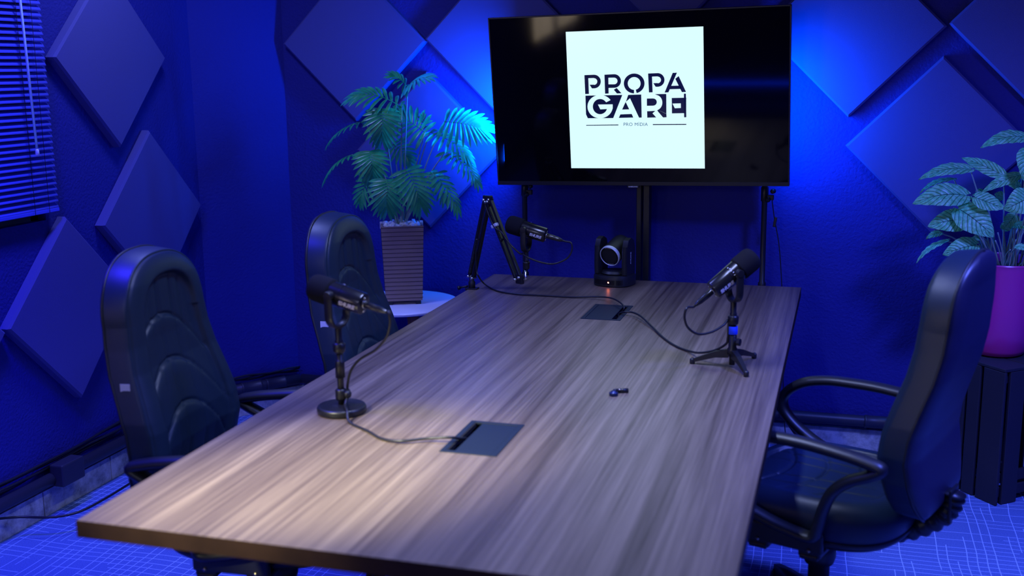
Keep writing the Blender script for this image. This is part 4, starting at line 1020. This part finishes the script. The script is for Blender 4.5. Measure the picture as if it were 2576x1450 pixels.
PX, PY = 2.040, -.015
t = thing('potted_aglaonema', 'silver-green leafy plant in a tall magenta pot on the crate', 'potted plant', (PX, PY, CH))
b = MB(); b.lathe([(.0, .0), (.080, .0), (.098, .008), (.108, .025), (.122, .09), (.148, .24), (.160, .345), (.163, .360), (.165, .364), (.163, .368), (.155, .368), (.152, .362), (.150, .33), (.0, .33)], None, 64); b.build('pot', M_pot, t, auto=.8)
b = MB(); b.lathe([(.1515, .333), (.08, .338), (.0, .341)], None, 40); b.build('soil', mat('potting_soil', (.02, .014, .01), .95, bump=(60, 1, .01)), t)
o1 = Vector((PX, PY, CH)); lf = MB(); sm_ = MB()
def c3(x, y): return (2276+x/3.627, 320+y/3.627)
def leaf(b0, t0, Y0, Y1, w, n, cup=.25, bend=.02, root=None, twist=0):
    A_ = px(*c3(*b0), Y0)-o1; B2 = px(*c3(*t0), Y1)-o1; n = Vector(n).normalized(); D_ = B2-A_; L_ = D_.length; tg0 = D_/L_
    n = (n-tg0*n.dot(tg0)).normalized(); sd = tg0.cross(n).normalized(); w = w*4.45/CF/3.627*1.0; rows = []; uv = []
    NU, NV = 12, 26
    for k in range(NV+1):
        v = k/NV; wd = w*(max(0, math.sin(PI*min(1, v**.62)))**.75)*(1 if v < .98 else .2)
        if k == 0: wd = w*.12
        if k == NV: wd = .0006
        row = []; ur = []; c = A_+D_*v+n*(bend*4*v*(1-v))
        for j in range(NU+1):
            s = j/NU*2-1; au = abs(s); rip = .0028*math.sin((v-.28*au)*34)*au*(1-au*.4)
            back_ = -.10*L_*au*au*max(0, 1-v*6)
            row.append(c+sd*wd*s+tg0*back_+n*(wd*cup*au*1.0-wd*cup*1.2*au*au*.8+rip)); ur.append((s*.5+.5, v))
        rows.append(row); uv.append(ur)
    lf.grid(rows, uv=uv)
    if root is not None:
        R0 = Vector((root[0], root[1], .335)); m_ = R0.lerp(A_, .6)+Vector((0, 0, .02)); P = catmull([R0, m_, A_-n*.002], 9); sm_.tube(P, [.0038-.0016*i/(len(P)-1) for i in range(len(P))], 7)
U_ = (.15, -.60, .80); FR = (.25, -.90, .35)
leaf((600, 385), (125, 480), -.12, -.16, 72, U_, .3, .025, (-.03, -.02))
leaf((905, 445), (520, 280), -.10, -.05, 66, FR, .2, .01, (.0, -.03))
leaf((560, 625), (70, 700), -.16, -.20, 118, (.1, -.75, .65), .3, .03, (-.04, -.03))
leaf((450, 480), (135, 605), -.06, -.10, 42, (.0, -.3, .95), .3, .02, (-.04, .02))
leaf((1052, 440), (700, 600), -.08, -.13, 55, (.2, -.7, .7), .3, .02, (.02, 0))
leaf((1120, 100), (690, 190), -.06, -.10, 78, (.1, -.65, .75), .2, .03, (.03, .0))
leaf((1130, 210), (1085, 490), -.14, -.18, 105, FR, .25, .02, (.04, -.02))
leaf((640, 640), (912, 745), -.19, -.20, 85, (.1, -.8, .6), .4, .0, (-.01, -.04))
leaf((490, 745), (812, 1005), -.17, -.21, 130, (.2, -.92, .25), .2, .02, (-.02, -.03))
leaf((560, 850), (208, 908), -.14, -.17, 108, (-.1, -.85, .5), .2, .02, (-.05, -.02))
leaf((655, 1075), (345, 1166), -.17, -.20, 92, (.1, -.85, .5), .25, .015, (-.04, -.05))
leaf((385, 1040), (105, 1243), -.12, -.15, 38, (-.2, -.4, .9), .3, .02, (-.06, -.01))
leaf((1150, 640), (905, 757), -.18, -.21, 115, FR, .25, .02, (.03, -.04))
leaf((335, 968), (192, 1022), -.09, -.10, 38, (0, -.6, .8), .2, .01, (-.07, .02))
leaf((1010, 800), (890, 935), -.06, -.08, 60, FR, .2, .01, (.01, .02))
leaf((1055, 545), (925, 520), -.10, -.12, 40, FR, .2, .01, (.03, .01))
leaf((700, 1000), (590, 1030), -.08, -.10, 28, FR, .2, .01, (-.01, .01))
leaf((1010, 1090), (1120, 1135), -.19, -.20, 40, (.1, -.6, .8), .2, .01, (.04, -.06))
leaf((900, 640), (820, 610), -.03, -.04, 45, FR, .2, .0, (.01, .03))
leaf((720, 585), (645, 590), -.03, -.04, 35, U_, .2, .0, (-.01, .03))
leaf((1000, 900), (1160, 960), -.10, -.12, 55, (0, -.6, .8), .2, .02, (.04, 0))
leaf((890, 930), (990, 850), -.05, -.05, 45, FR, .2, .02, (.02, .02))
leaf((1250, 420), (1520, 560), -.08, -.12, 100, U_, .3, .03, (.06, 0))
leaf((1250, 700), (1500, 880), -.10, -.14, 100, U_, .3, .03, (.07, -.02))
leaf((1230, 200), (1480, 300), .0, .02, 90, U_, .3, .03, (.05, .02))
leaf((1200, 900), (1400, 1120), -.14, -.18, 90, FR, .3, .03, (.06, -.05))
random.seed(5)
for k in range(16):
    a = random.uniform(0, 2*PI); r = random.uniform(.02, .07); R0 = Vector((math.cos(a)*r, math.sin(a)*r, .335)); E0 = R0+Vector((math.cos(a)*.06+random.uniform(-.04, .04), math.sin(a)*.05-.01, random.uniform(.08, .17)))
    sm_.tube(catmull([R0, (R0+E0)/2+Vector((0, 0, .015)), E0], 5), .0026, 6)
lf.build('leaves', M_silverleaf, t); sm_.build('stems', M_stem, t)

# strip light on the wall behind the photographer, mirrored in the television
t = thing('strip_light', 'slim blue strip light behind the camera, mirrored as a thin line in the television', 'strip light', (.2, YF+.03, .19))
b = MB(); b.box((0, -.008, 0), (2.4, .02, .035), bev=.003); b.build('channel', M_matt, t)
b = MB(); b.box((0, .006, 0), (2.36, .006, .014)); b.build('diffuser', mat('blue_diffuser', (.1, .1, .3), .4, emit=(0.0, 0.03, 1.0), es=30.0), t)
